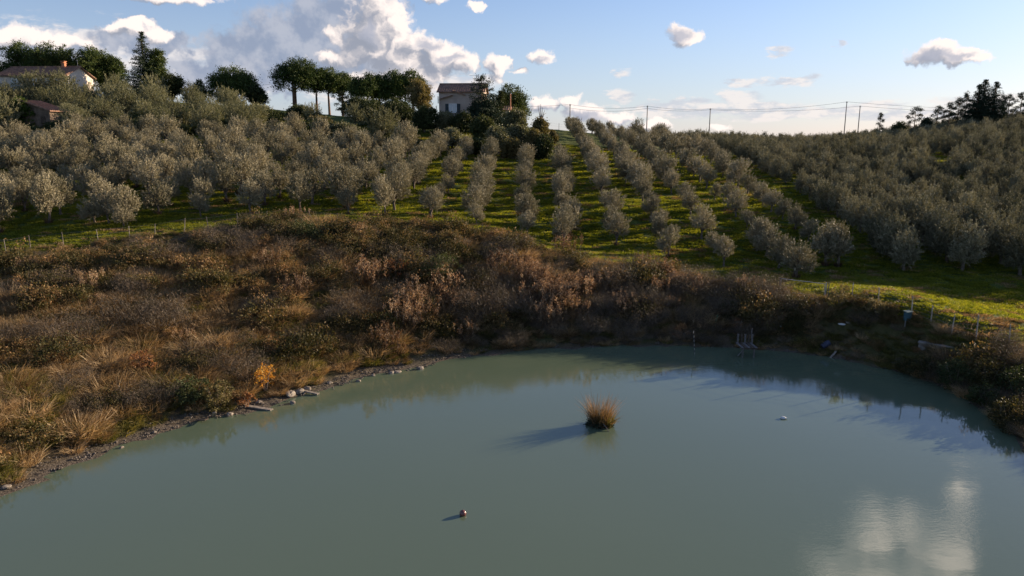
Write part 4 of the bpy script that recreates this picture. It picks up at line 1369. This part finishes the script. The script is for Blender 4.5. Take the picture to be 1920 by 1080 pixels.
for k, (px_, bp, D, wd, hp, mt) in enumerate(HB):
    where = 'below the villa' if 800 <= px_ < 1040 else ('under the middle pine cluster' if 660 <= px_ < 800 else ('under the tall umbrella pines' if 500 <= px_ < 660 else ('below the lone domed pine' if 330 <= px_ < 500 else 'on the terrace below the farmhouse')))
    key = (DESC[mt], where)
    HL[key] = HL.get(key, 0) + 1
    lab = '%s %s, %s from left of its kind' % (DESC[mt], where, ordinal(sum(1 for q_ in HB if q_[5] == mt and (800 <= q_[0] < 1040) == (800 <= px_ < 1040) and (660 <= q_[0] < 800) == (660 <= px_ < 800) and (500 <= q_[0] < 660) == (500 <= px_ < 660) and (330 <= q_[0] < 500) == (330 <= px_ < 500) and q_[0] <= px_)))
    skyline_tree('hedge_shrub', px_, bp - hp, D, lab, 'shrub', wd, .92, 1200 + k, M[mt], 'round', 'hedge shrubs between orchard and houses', tmu=.45)


# ------------------------------------------------------------------ houses
def roof_ridges(mb, x0, x1, y0, z0, y1, z1, step, r_=0.07):
    """rows of rounded cover tiles running up a roof slope"""
    n = int((x1 - x0) / step)
    for k in range(n + 1):
        x_ = x0 + k * step
        mb.tube([(x_, y0, z0 + r_ * .5), (x_, y1, z1 + r_ * .5)], r_, 5)


def gable_roof(parent, x0, x1, y0, y1, zE, zR, over=0.5, th=0.16, ridge_x=True, step=0.5):
    """ridge along x; slabs with thickness, cover tiles and a chimney added by the caller"""
    mb = MB()
    ym = (y0 + y1) / 2
    sl_ = (zR - zE) / (ym - y0)
    a, b = y0 - over, y1 + over
    za = zE - over * sl_
    X0, X1 = x0 - over, x1 + over
    V = [(X0, a, za), (X1, a, za), (X1, ym, zR), (X0, ym, zR), (X0, b, za), (X1, b, za)]
    V2 = [(x_, y_, z_ + th) for x_, y_, z_ in V]
    mb.poly(V + V2, [(0, 1, 2, 3), (3, 2, 5, 4), (6, 9, 8, 7), (9, 10, 11, 8), (0, 6, 7, 1), (4, 5, 11, 10), (1, 7, 8, 2), (2, 8, 11, 5), (0, 3, 9, 6), (3, 4, 10, 9)])
    roof_ridges(mb, X0 + .1, X1 - .1, a - .02, za + th, ym, zR + th, step)
    roof_ridges(mb, X0 + .1, X1 - .1, b + .02, za + th, ym, zR + th, step)
    mb.tube([(X0, ym, zR + th + .05), (X1, ym, zR + th + .05)], .13, 6)
    return mb.build('roof', M['tiles'], parent)


def window(parent, x_, z_, w_, h_, y_=-.02, shutters=True):
    f = MB()
    t = .08
    f.box((x_, y_ - .03, z_ + h_ / 2 + t / 2), (w_ + 2 * t, .1, t)).box((x_, y_ - .03, z_ - h_ / 2 - t / 2), (w_ + 2 * t, .1, t))
    f.box((x_ - w_ / 2 - t / 2, y_ - .03, z_), (t, .1, h_)).box((x_ + w_ / 2 + t / 2, y_ - .03, z_), (t, .1, h_)).box((x_, y_ - .035, z_), (.07, .06, h_))
    fo = f.build('window', M['white'], parent)
    MB().box((x_, y_, z_), (w_, .04, h_)).build('pane', M['glass'], fo)
    if shutters:
        for s_ in (-1, 1):
            mb = MB()
            cx_ = x_ + s_ * (w_ / 2 + t + w_ * .24)
            mb.box((cx_, y_ - .06, z_), (w_ * .46, .05, h_ + .12))
            for j in range(9):
                mb.box((cx_, y_ - .095, z_ - h_ / 2 + (j + .5) * h_ / 9), (w_ * .40, .02, h_ / 9 * .55))
            mb.build('shutter', M['shutter'], parent)


# villa
VD = 163.0
c0 = at(824, 240, VD)
vx, vz = c0[0], float(H(c0[0] + 4, VD)) - 0.3
hz_ = at(824, 172, VD)[2] - vz
r = empty('villa', (vx, VD, vz), R(-4))
tag(r, 'two-storey plastered villa with tiled roof and dark shutters behind the cedar', 'house')
W_, Dp = 15.5, 8.0
mb = MB()
zE, zR = hz_, hz_ + 1.75
mb.poly([(0, 0, 0), (W_ * .62, 0, 0), (W_ * .62, Dp, 0), (0, Dp, 0), (0, 0, zE), (W_ * .62, 0, zE), (W_ * .62, Dp, zE), (0, Dp, zE), (0, Dp / 2, zR), (W_ * .62, Dp / 2, zR)],
        [(0, 1, 5, 4), (1, 2, 6, 9, 5), (2, 3, 7, 6), (3, 0, 4, 8, 7)])
mb.build('wall', M['plaster'], r)
gable_roof(r, 0, W_ * .62, 0, Dp, zE, zR, .45)
mb = MB()
mb.poly([(W_ * .62, 1, 0), (W_ * .98, 1, 0), (W_ * .98, Dp - 1, 0), (W_ * .62, Dp - 1, 0), (W_ * .62, 1, zE * .5), (W_ * .98, 1, zE * .5), (W_ * .98, Dp - 1, zE * .5), (W_ * .62, Dp - 1, zE * .5), (W_ * .62, Dp / 2, zE * .6), (W_ * .98, Dp / 2, zE * .6)],
        [(0, 1, 5, 4), (1, 2, 6, 9, 5), (2, 3, 7, 6), (3, 0, 4, 8, 7)])
mb.build('side_wing', M['cream'], r)
gable_roof(r, W_ * .62 + .5, W_ * .98, 1, Dp - 1, zE * .5, zE * .6, .3)
window(r, 3.0, at(862, 203, VD)[2] - vz, 1.6, 1.75)
mb = MB().box((-.12, -.35, zE * .78), (.07, .6, 1.5))
mb.build('shutter', M['shutter'], r)
MB().box((-.05, -.02, zE * .78), (.1, .02, .1)).poly([], []).build('hinge', M['black'], r)
s1, s2 = at(825, 186, VD), at(849, 179, VD)
f3 = lambda p: (p[0] - vx, -.28, p[2] - vz)
mb = MB()
A_, B_ = f3(s1), f3(s2)
mb.poly([(A_[0], .02, A_[2]), (B_[0], .02, B_[2]), (B_[0], -.55, B_[2] - .05), (A_[0], -.55, A_[2] - .05), (A_[0], .02, A_[2] + .16), (B_[0], .02, B_[2] + .16), (B_[0], -.55, B_[2] + .11), (A_[0], -.55, A_[2] + .11)],
        [(3, 2, 1, 0), (4, 5, 6, 7), (0, 1, 5, 4), (1, 2, 6, 5), (2, 3, 7, 6), (3, 0, 4, 7)])
mb.build('porch_roof', M['tiles'], r)
A_, B_ = f3(at(849, 170, VD)), f3(at(873, 179, VD))
mb = MB()
mb.poly([(A_[0], .02, A_[2]), (B_[0], .02, B_[2]), (B_[0], -.5, B_[2] - .05), (A_[0], -.5, A_[2] - .05), (A_[0], .02, A_[2] + .15), (B_[0], .02, B_[2] + .15), (B_[0], -.5, B_[2] + .1), (A_[0], -.5, A_[2] + .1)],
        [(3, 2, 1, 0), (4, 5, 6, 7), (0, 1, 5, 4), (1, 2, 6, 5), (2, 3, 7, 6), (3, 0, 4, 7)])
mb.build('porch_roof', M['tiles'], r)
mb = MB().tube([(7.2, 3, zR - .4), (7.2, 3, zR + 1.9)], .03, 5)
for j in range(5):
    mb.tube([(6.5 + j * .3, 2.7, zR + 1.85), (6.5 + j * .3, 3.3, zR + 1.85)], .015, 4)
mb.tube([(6.3, 3, zR + 1.85), (7.9, 3, zR + 1.85)], .02, 4)
mb.build('antenna', M['steel'], r)
MB().box((8.6, -1.05, zE * .36), (.55, .5, zE * .72)).box((8.6, -1.05, zE * .74), (.7, .65, .16)).build('brick_pillar', M['brick'], r, bevel=.02)

# orange post at the villa's right end
b_ = at(957, 178, 158)
zb = float(H(b_[0], 158))
mb = MB().tube([(0, 0, -.3), (0, 0, b_[2] - zb)], [.14, .11], 8).tube([(0, 0, b_[2] - zb), (0, 0, b_[2] - zb + .25)], [.17, .06], 8)
o = mb.build('wooden_post', M['orangeplastic'] if False else M['brick'], None, True)
o.location = (b_[0], 158, zb)
tag(o, 'sunlit orange-brown upright post beside the villa side wing', 'post')

# farmhouse, far left
FD = 168.0
c0 = at(4, 188, FD)
fx0 = c0[0]
fz = float(H(fx0 + 10, FD)) - .2
zE = at(130, 141, FD)[2] - fz
zR = at(157, 127, FD + 4)[2] - fz
r = empty('farmhouse', (fx0, FD, fz), R(-5))
tag(r, 'long low farmhouse with terracotta roof and sunlit white gable end', 'house')
W_, Dp = 15.8, 9.0
mb = MB()
mb.poly([(0, 0, 0), (W_, 0, 0), (W_, Dp, 0), (0, Dp, 0), (0, 0, zE), (W_, 0, zE), (W_, Dp, zE), (0, Dp, zE), (0, Dp / 2, zR), (W_, Dp / 2, zR)], [(0, 1, 5, 4), (1, 2, 6, 9, 5), (2, 3, 7, 6), (3, 0, 4, 8, 7)])
mb.build('wall', M['cream'], r)
gable_roof(r, 0, W_, 0, Dp, zE, zR, .55)
for x_, w_ in ((3.5, 1.6), (8.2, 1.8), (12.2, 2.6), (15.5, 1.2)):
    window(r, x_, zE - 1.5, w_, 1.7, shutters=False)
    MB().box((x_, -.9, zE - .25), (w_ + .5, 1.7, .1)).build('porch_canopy', M['tiles'], r)
ch = MB().box((0, 0, .35), (.7, .7, 1.1)).box((0, 0, .95), (.9, .9, .12)).box((-.28, 0, 1.15), (.12, .7, .3)).box((.28, 0, 1.15), (.12, .7, .3)).box((0, 0, 1.36), (1.0, .95, .12))
co = ch.build('chimney', M['brick'], r, bevel=.02)
co.location = (12.6, Dp / 2 - .4, zR - .1)
MB().tube([(15.6, Dp / 2, zR), (15.6, Dp / 2, zR + 1.6)], .03, 5).tube([(15.2, Dp / 2, zR + 1.5), (16.0, Dp / 2, zR + 1.5)], .02, 4).build('antenna', M['steel'], r)
MB().tube([(W_ - .05, -.06, 0), (W_ - .05, -.06, zE - .1)], .06, 6).build('downpipe', M['white'], r)

# ivy-covered shed
SD = 133.0
c0 = at(36, 225, SD)
sz = float(H(c0[0] + 2, SD)) - .2
hh = at(60, 190, SD)[2] - sz
r = empty('garden_shed', (c0[0] + .6, SD, sz), R(-10))
tag(r, 'small shed half buried in ivy with an orange tiled roof', 'shed')
mb = MB()
mb.poly([(0, 0, 0), (5.6, 0, 0), (5.6, 4, 0), (0, 4, 0), (0, 0, hh), (5.6, 0, hh * .68), (5.6, 4, hh * .68), (0, 4, hh)], [(0, 1, 5, 4), (1, 2, 6, 5), (2, 3, 7, 6), (3, 0, 4, 7)])
mb.build('wall', M['shedwall'], r)
mb = MB()
a, b = hh + .12, hh * .68 + .04
mb.poly([(.2, -.5, a), (6.2, -.5, b - .12), (6.2, 4.4, b - .12), (.2, 4.4, a), (.2, -.5, a + .15), (6.2, -.5, b + .05), (6.2, 4.4, b + .05), (.2, 4.4, a + .15)], [(3, 2, 1, 0), (4, 5, 6, 7), (0, 1, 5, 4), (1, 2, 6, 5), (2, 3, 7, 6), (3, 0, 4, 7)])
for k in range(11):
    y_ = -.4 + k * .47
    mb.tube([(.2, y_, a + .17), (6.2, y_, b + .07)], .09, 5)
mb.build('roof', M['tiles'], r)
MB().box((4.2, -.03, hh * .26), (.95, .06, hh * .5)).build('door', M['darkwood'], r)
lob = [(-.4, .2, hh * .55, 2.2, 1.6, hh * .62), (.9, -.3, hh * .45, 1.7, 1.0, hh * .6), (-.9, 1.6, hh * .5, 1.8, 2, hh * .6)]
mesh_obj('ivy', lobes_crown('ivy', lob, M['ivy'], 240, 36, .42, .24, .18, 1500, tint_mu=.5), r)


# ------------------------------------------------------------------ power line
def pole(px_, ptop, D, label, lean=0.0, arms=True, xoff=0.0):
    t_ = at(px_, ptop, D)
    zb = float(H(t_[0], D))
    h = t_[2] - zb
    r = empty('utility_pole', (t_[0], D, zb))
    MB().tube([(0, 0, -.5), (lean * .5, 0, h * .5), (lean, 0, h)], [.16, .13, .10], 8).build('shaft', M['wood'], r, True)
    if arms:
        MB().box((lean, 0, h - .35), (.5, .08, .08)).build('crossarm', M['steel'], r)
        for s_ in (-.2, .2):
            MB().tube([(lean + s_, 0, h - .3), (lean + s_, 0, h - .1)], [.04, .025], 6).build('insulator', M['white'], r)
    tag(r, label, 'utility pole', 'poles along the ridge')
    return np.array([t_[0] + lean, D, t_[2] - .12])


P1 = pole(1069, 195, 200, 'wooden utility pole next to the pollarded tree at the hedge end')
P2 = pole(1214, 198, 206, 'utility pole rising behind the central olive rows')
P3 = pole(1332, 203, 206, 'utility pole at the start of the dense right grove')
P4 = pole(1588, 190, 203, 'taller of the two close poles on the right ridge')
P5 = pole(1613, 198, 206, 'shorter of the two close poles on the right ridge')
P0_ = at(900, 196, 190)
P6 = at(1990, 204, 215)
PL = at(-300, 150, 210)


def cable(a, b, sag, label, r_=0.028):
    pts = []
    for k in range(17):
        t = k / 16
        p = a * (1 - t) + b * t
        pts.append((p[0], p[1], p[2] - sag * 4 * t * (1 - t)))
    o = MB().tube(pts, r_, 4).build('power_cable', M['cable'])
    tag(o, label, 'cable', 'cables of the ridge power line')


lo = np.array([0, .1, -.9])
cable(P0_, P1, .5, 'cable from the villa to the pole at the hedge end')
cable(P1, P2, .8, 'upper cable between the first and second ridge poles')
cable(P2, P3, .5, 'upper cable between the second and third ridge poles')
cable(P3, P4, .9, 'upper cable between the third pole and the taller close pole')
cable(P4, P6, .8, 'cable from the taller close pole towards the right ridge pines')
cable(P1 + lo, P2 + lo * .7, .8, 'lower cable between the first and second ridge poles')
cable(P2 + lo * .7, P3 + lo * .3, .5, 'lower cable between the second and third ridge poles')
cable(P3 + lo * .3, P5, .8, 'lower cable from the third pole to the shorter close pole')
cable(P5, P6 + lo, .8, 'cable from the shorter close pole towards the right ridge pines')
cable(at(478, 161, 178), at(545, 152, 183), .1, 'short thin cable between the domed pine and the umbrella pines', .022)


# ------------------------------------------------------------------ fences
def fence(name, pts, label, hpost=1.35, mat='wood', lean=0.06, wires=(.35, .75, 1.15), thick=.045):
    base = np.mean(pts, 0)
    r = empty(name, (base[0], base[1], 0))
    tops = []
    for p in pts:
        lx, ly = random.gauss(0, lean), random.gauss(0, lean)
        hh_ = hpost * random.uniform(.85, 1.15)
        b = p - np.array([base[0], base[1], 0])
        MB().tube([(b[0], b[1], b[2] - .3), (b[0] + lx, b[1] + ly, b[2] + hh_)], [thick * 1.15, thick * .85], 6).build('post', M[mat], r)
        tops.append((b, lx, ly, hh_))
    for wz in wires:
        mb = MB()
        for i in range(len(tops) - 1):
            q_ = []
            for b, lx, ly, hh_ in tops[i:i + 2]:
                f = wz / hpost
                q_.append((b[0] + lx * f, b[1] + ly * f - .05, b[2] + hh_ * f))
            mb.tube(q_, .008, 3)
        mb.build('wire', M['wire'], r)
    return tag(r, label, 'fence')


fence('pond_fence', FEN, 'sagging wire fence on leaning wooden posts along the bank, left of the gate', 1.2, 'wood', .1, (.35, .75, 1.1), .034)
fence('pond_fence', FEN2, 'wire fence on dark posts beside the sunlit grass, right of the gate', 1.55, 'lightwood', .05, (.3, .6, .9, 1.2, 1.45), .042)
cr = np.array([[x_, 196 + 2 * math.sin(x_ * .1), float(H(x_, 196 + 2 * math.sin(x_ * .1)))] for x_ in np.arange(9, 84, 3.4)])
fence('ridge_fence', cr, 'thin post fence running along the skyline behind the olive rows', 1.9, 'darkwood', .04, (1.0, 1.6), .05)

# gate
ga, gb = G(1461, 548), G(1547, 562)
r = empty('field_gate', (ga[0], ga[1], ga[2]))
gd = gb - ga
for nm_, o_ in (('gate_post', (0, 0, 0)), ('gate_post', gd), ('gate_post', gd + np.array([.25, .1, 0]))):
    MB().tube([(o_[0], o_[1], o_[2] - .3), (o_[0], o_[1], o_[2] + 1.35)], .05, 8).build(nm_, M['wood'] if o_ is not gd else M['steel'], r)
u_ = gd / np.linalg.norm(gd)
A_, B_ = u_ * .12, gd - u_ * .12
mb = MB()
for z0 in (.12, 1.22):
    mb.tube([(A_[0], A_[1], A_[2] + z0), (B_[0], B_[1], B_[2] + z0)], .028, 6)
for p in (A_, B_):
    mb.tube([(p[0], p[1], p[2] + .12), (p[0], p[1], p[2] + 1.22)], .028, 6)
mb.build('frame', M['steel'], r)
mb = MB()
for k in range(1, 26):
    p = A_ + (B_ - A_) * k / 26
    mb.tube([(p[0], p[1], p[2] + .12), (p[0], p[1], p[2] + 1.22)], .004, 3)
for k in range(1, 7):
    z0 = .12 + 1.1 * k / 7
    mb.tube([(A_[0], A_[1], A_[2] + z0), (B_[0], B_[1], B_[2] + z0)], .004, 3)
mb.build('mesh_panel', M['wire'], r)
tag(r, 'tubular metal field gate with wire mesh between two posts', 'gate')

# teal meter box on its stand
p = G(1700, 612)
r = empty('meter_box', p, R(20))
MB().box((0, 0, .75), (.5, .3, .62)).build('cabinet', M['bluebox'], r, bevel=.02)
MB().poly([(-.3, -.2, 1.07), (.3, -.2, 1.07), (.3, .2, 1.13), (-.3, .2, 1.13), (-.3, -.2, 1.10), (.3, -.2, 1.10), (.3, .2, 1.16), (-.3, .2, 1.16)], [(3, 2, 1, 0), (4, 5, 6, 7), (0, 1, 5, 4), (1, 2, 6, 5), (2, 3, 7, 6), (3, 0, 4, 7)]).build('lid', M['bluebox'], r)
for s_ in (-.18, .18):
    MB().box((s_, 0, .2), (.05, .05, .48)).build('leg', M['steel'], r)
tag(r, 'teal metal meter box on two legs by the right fence', 'box')

# concrete ledge
a_, b_ = G(1722, 655), G(1795, 650)
mb = MB()
c_ = (a_ + b_) / 2
L_ = float(np.linalg.norm((b_ - a_)[:2]))
mb.box((0, 0, -.35), (L_, .35, .8)).box((0, -.02, .09), (L_ + .1, .5, .09))
o = mb.build('concrete_ledge', M['concrete'], None, bevel=.02)
o.location = c_ + np.array([0, 0, .05])
o.rotation_euler = (0, 0, math.atan2((b_ - a_)[1], (b_ - a_)[0]))
tag(o, 'long low concrete ledge at the top of the right bank', 'ledge')

# barrel, on its side at the waterline
p = G(1547, 656)
prof = [(-.42, .0), (-.42, .25), (-.38, .27), (-.14, .275), (-.12, .29), (-.10, .275), (.10, .275), (.12, .29), (.14, .275), (.38, .27), (.42, .25), (.42, .0)]
V, F_ = [], []
for (l, rr_) in prof:
    for k in range(16):
        V.append((l, rr_ * math.cos(k * math.pi / 8), rr_ * math.sin(k * math.pi / 8)))
for i in range(len(prof) - 1):
    for k in range(16):
        F_.append((i * 16 + k, i * 16 + (k + 1) % 16, (i + 1) * 16 + (k + 1) % 16, (i + 1) * 16 + k))
mb = MB()
mb.V = V; mb.F = F_
r = empty('plastic_barrel', p + np.array([0, 0, .36]), 0, .82)
r.rotation_euler = (0, R(-30), R(5))
mb.build('body', M['blueplastic'], r, True)
MB().tube([(.40, .12, .0), (.47, .12, .0)], .045, 8).build('bung', M['black'], r)
tag(r, 'blue plastic barrel lying tilted on the far shore', 'barrel')


def plank(px_, py_, L_, w_, t_, rz, ry, label, mat='wood', dz=.08, name='driftwood_plank', group=None):
    p = G(px_, py_)
    mb = MB().box((0, 0, 0), (L_, w_, t_)).box((L_ * .46, w_ * .2, 0), (L_ * .12, w_ * .45, t_ * .9))
    o = mb.build(name, M[mat], None, bevel=min(.015, t_ * .2))
    o.location = p + np.array([0, 0, dz])
    o.rotation_euler = (0, R(ry), R(rz))
    return tag(o, label, 'plank', group)


plank(1562, 668, .9, .16, .05, 40, -25, 'pale short board half in the water below the blue barrel', 'wood', .12)
plank(486, 768, 1.7, .30, .08, -12, 4, 'pale weathered slab lying at the waterline under the yellow shrub', 'wood', .06)
plank(375, 792, 1.3, .26, .07, 150, 14, 'dark board slanting into the water on the left shore', 'darkwood', .08)
plank(402, 787, .8, .22, .08, -60, -40, 'short pale board stuck upright by the dark slanting board', 'wood', .2)
plank(578, 740, 1.5, .22, .09, -18, 6, 'grey plank resting on the rocks at the shore', 'wood', .14)

# striped gauge pole
p = G(1300, 662)
p[2] = 0
r = empty('striped_pole', (p[0], p[1] - .6, -.5))
h, n = 2.35, 14
lx = -.22
for k in range(n):
    a, b = k / n, (k + 1) / n
    MB().tube([(lx * a, 0, h * a), (lx * b, 0, h * b)], .026, 8).build('white_band' if k % 2 else 'black_band', M['lightwood'] if k % 2 else M['black'], r)
tag(r, 'thin black and white striped pole leaning out of the far water', 'pole')
pp = G(1338, 618)
o = MB().tube([(0, 0, -.1), (.25, 0, 1.0)], [.03, .02], 6).tube([(.25, 0, 1.0), (.27, 0, 1.1)], [.035, .01], 6).build('green_stake', M['greenplastic'], None)
o.location = pp
tag(o, 'thin green stake on the bank right of the striped pole', 'stake')

# wooden landing with posts
p = G(1397, 664)
p[1] -= .8
r = empty('wooden_landing', (p[0], p[1], 0))
tag(r, 'small worn wooden landing on two posts in the far water', 'landing')
for k, x_ in enumerate((-.55, -.3, -.05, .2, .48)):
    MB().box((x_, .5, .78 + .02 * (k % 2)), (.19, 1.5, .05)).build('deck_board', M['greywood'] if k % 2 == 0 else M['darkwood'], r)
for x_ in (-.5, .35):
    MB().tube([(x_, -.1, -1.0), (x_ + .03, -.1, .77)], [.07, .06], 7).build('leg', M['greywood'], r)
for k, x_ in enumerate((-.5, -.22, .06, .32, .58)):
    MB().box((x_, 1.18, 1.12), (.15, .05, .75)).build('back_board', M['greywood'] if k % 2 == 0 else M['darkwood'], r)
MB().box((0, -.12, .70), (1.2, .07, .1)).build('beam', M['darkwood'], r)
MB().tube([(-.95, -.4, .2), (-.35, -.1, .75)], .035, 6).build('brace', M['greywood'], r)
MB().tube([(.48, 1.1, 1.4), (.52, 1.1, 1.95)], .04, 6).build('mooring_post', M['greywood'], r)

# litter on the bank
p = G(1466, 622)
mb = MB()
V, F_ = [], []
gl = random.Random(5)
for i in range(5):
    for k in range(9):
        th = k * 2 * math.pi / 9
        rr_ = [.02, .16, .2, .15, .03][i] * gl.uniform(.75, 1.25)
        V.append((rr_ * math.cos(th), rr_ * .8 * math.sin(th), [0, .04, .16, .27, .33][i]))
for i in range(4):
    for k in range(9):
        F_.append((i * 9 + k, i * 9 + (k + 1) % 9, i * 9 + 9 + (k + 1) % 9, i * 9 + 9 + k))
mb.V, mb.F = V, F_
r = empty('litter_sack', p)
mb.build('sack', M['orangeplastic'], r)
MB().tube([(-.1, 0, .3), (-.16, .02, .42)], [.05, .08], 7).build('neck', M['white'], r)
tag(r, 'crumpled orange and white sack on the bank right of the landing', 'sack')


def rock(px_, py_, s_, seed, label, mat='stone', flat=.55, group='rocks along the left shore', name='shore_rock'):
    p = G(px_, py_)
    g_ = random.Random(seed)
    import bmesh
    bm = bmesh.new()
    bmesh.ops.create_icosphere(bm, subdivisions=3, radius=1)
    o3 = Vector((g_.uniform(0, 50), g_.uniform(0, 50), 0))
    for v in bm.verts:
        d = 1 + .32 * noise.noise(v.co * 1.1 + o3) + .12 * noise.noise(v.co * 3.1 + o3)
        v.co = v.co * d
        v.co.x *= s_; v.co.y *= s_ * .75; v.co.z *= s_ * flat
    me = bpy.data.meshes.new(name)
    bm.to_mesh(me); bm.free()
    me.materials.append(M[mat])
    o = mesh_obj(name, me)
    o.location = (p[0], p[1], max(p[2], 0) + s_ * flat * .3)
    o.rotation_euler = (0, 0, g_.uniform(0, 6))
    return tag(o, label, 'rock', group)


rock(545, 742, .4, 1, 'largest pale rock at the shore right of the yellow shrub', flat=.5)
rock(562, 738, .35, 2, 'grey rock leaning on the largest shore rock')
rock(549, 757, .22, 3, 'small rock standing in the water before the largest one')
rock(577, 733, .28, 4, 'flat rock under the grey plank')
rock(432, 781, .24, 5, 'pale rock at the waterline between the boards and the slab')
rock(485, 757, .2, 6, 'small rock behind the pale weathered slab')
rock(745, 698, .3, 7, 'white-grey flat rock on the muddy shore below the green patch', flat=.3)
rock(733, 700, .22, 8, 'small pale rock beside the white-grey flat one')
rock(788, 692, .28, 9, 'brown rock at the right end of the muddy shore')
rock(672, 716, .18, 10, 'small pale rock on the mud right of the plank')
rock(700, 706, .16, 11, 'tiny pale rock in the middle of the muddy shore')
rock(618, 722, .2, 12, 'rounded small rock right of the rock pile')
rock(12, 920, .22, 13, 'pale rock at the shore in the lower left corner')
rock(290, 812, .13, 14, 'tiny pale rock on the left mud strip')
rock(228, 842, .13, 15, 'small pale rock left along the mud strip')
rock(1578, 612, .28, 16, 'pale stone lying in the grass behind the blue barrel', 'white', .3, None, 'pale_stone')
rock(1590, 614, .2, 17, 'second pale stone beside the first behind the barrel', 'stone', .4, None, 'pale_stone')

# shingle on the muddy strip
def pebble_src(k):
    V, F_ = [], []
    g_ = random.Random(70 + k)
    mb = MB()
    for j in range(9):
        c = (g_.uniform(-.3, .3), g_.uniform(-.3, .3), .0)
        s_ = g_.uniform(.025, .07)
        pts = [(c[0] + dx * s_, c[1] + dy * s_ * .8, c[2] + dz * s_ * .7) for dx, dy, dz in ((1, 0, 0), (0, 1, 0), (-1, .2, 0), (0, -1, 0), (.1, 0, 1), (0, 0, -1))]
        mb.poly(pts, [(0, 1, 4), (1, 2, 4), (2, 3, 4), (3, 0, 4), (1, 0, 5), (2, 1, 5), (3, 2, 5), (0, 3, 5)])
    o = mb.build('pebbles', M['mudstone'], None, link=False)
    return src('pebble_patch', k, o.data)


x, y, z, g = tufts(60000, (-50, 35), (24, 62), 41)
s_ = shore_sd(x, y)
px_, py_ = proj(x, y, z)
k_ = (s_ > 0.0) & (s_ < 1.5) & (g.random(len(x)) < np.where(px_ < 880, .32, .06))
x, y, z = x[k_], y[k_], z[k_]
scatter('shore_gravel', np.stack([x, y, z + .01], -1), g.uniform(0, 6.28, len(x)), g.uniform(.6, 1.5, len(x)), g.integers(0, 3, len(x)), [pebble_src(k) for k in range(3)], 'grey-brown shingle and debris along the muddy waterline')

# ------------------------------------------------------------------ in the water
# rush clump
p = water_pt(1125, 797)
r = empty('rush_clump', (p[0], p[1], 0))
ra = blades('x', None, 380, 1.30, .46, .38, .018, 1600, .55, hvar=.55)
rb_ = blades('x', None, 170, 1.45, .26, .5, .018, 1610, .6, hvar=.3)
rc_ = blades('x', None, 150, .95, .30, .8, .018, 1611, .35, hvar=.4)
V, F_, T = join([ra[:3], (rb_[0] + np.array([-.22, .1, 0]), rb_[1], rb_[2]), (rc_[0] + np.array([.36, -.15, 0]), rc_[1], rc_[2])])
mesh_obj('stalks', fast_mesh('stalks', V, F_, M['rush'], T), r)
V, F_, T, tip = blades('x', None, 160, .75, .62, 1.3, .016, 1601, .3, hvar=.4)
mesh_obj('drooping_stalks', fast_mesh('drooping_stalks', V, F_, M['twig'], T), r)
V, F_, T, tip = blades('x', None, 90, .75, .3, .35, .03, 1602, .5)
me = fast_mesh('green_stalks', V + np.array([.4, -.25, 0]), F_, M['bankgrass'], T)
mesh_obj('green_stalks', me, r)
mesh_obj('root_mass', lobes_crown('root_mass', [(0, 0, .1, .72, .6, .22), (-.3, -.05, .12, .5, .45, .25)], M['darkleaf'] if 'darkleaf' in M else M['spruce'], 70, 26, .12, .12, .05, 1603, tint_mu=.2), r)
MB().tube([(.12, -.35, .28), (.28, -.75, .12), (.42, -1.05, -.05)], [.035, .03, .015], 6).build('fallen_stick', M['wood'], r)
tag(r, 'tawny clump of rushes standing alone in the middle of the pond', 'rushes')

# ball float
p = water_pt(868, 966)
rb = .15
V, F_ = [], []
for i in range(17):
    th = math.pi * i / 16
    for k in range(24):
        ph = 2 * math.pi * k / 24
        V.append((rb * math.sin(th) * math.cos(ph), rb * math.sin(th) * math.sin(ph), rb * math.cos(th)))
for i in range(16):
    for k in range(24):
        F_.append((i * 24 + k, i * 24 + (k + 1) % 24, (i + 1) * 24 + (k + 1) % 24, (i + 1) * 24 + k))
r = empty('float_ball', (p[0], p[1], .09))
mb = MB(); mb.V, mb.F = V, F_
mb.build('ball', M['ball'], r, True)
MB().tube([(0, 0, rb * .96), (0, 0, rb * 1.12)], [.02, .012], 8).build('valve', M['black'], r)
tag(r, 'small glossy maroon ball floating in the near water', 'ball')

# white float
p = water_pt(1469, 785)
r = empty('white_float', (p[0], p[1], .05), R(-20))
V, F_ = [], []
prof = [(-.17, .02), (-.16, .06), (-.08, .085), (.06, .085), (.11, .06), (.13, .035), (.18, .03), (.19, .01)]
for (l, rr_) in prof:
    for k in range(12):
        V.append((l, rr_ * math.cos(k * math.pi / 6), rr_ * math.sin(k * math.pi / 6)))
for i in range(len(prof) - 1):
    for k in range(12):
        F_.append((i * 12 + k, i * 12 + (k + 1) % 12, (i + 1) * 12 + (k + 1) % 12, (i + 1) * 12 + k))
mb = MB(); mb.V, mb.F = V, F_
mb.build('body', M['white'], r, True)
MB().tube([(.185, 0, 0), (.215, 0, 0)], .035, 8).build('cap', M['white'], r)
tag(r, 'tiny white plastic float drifting in the right part of the pond', 'float')
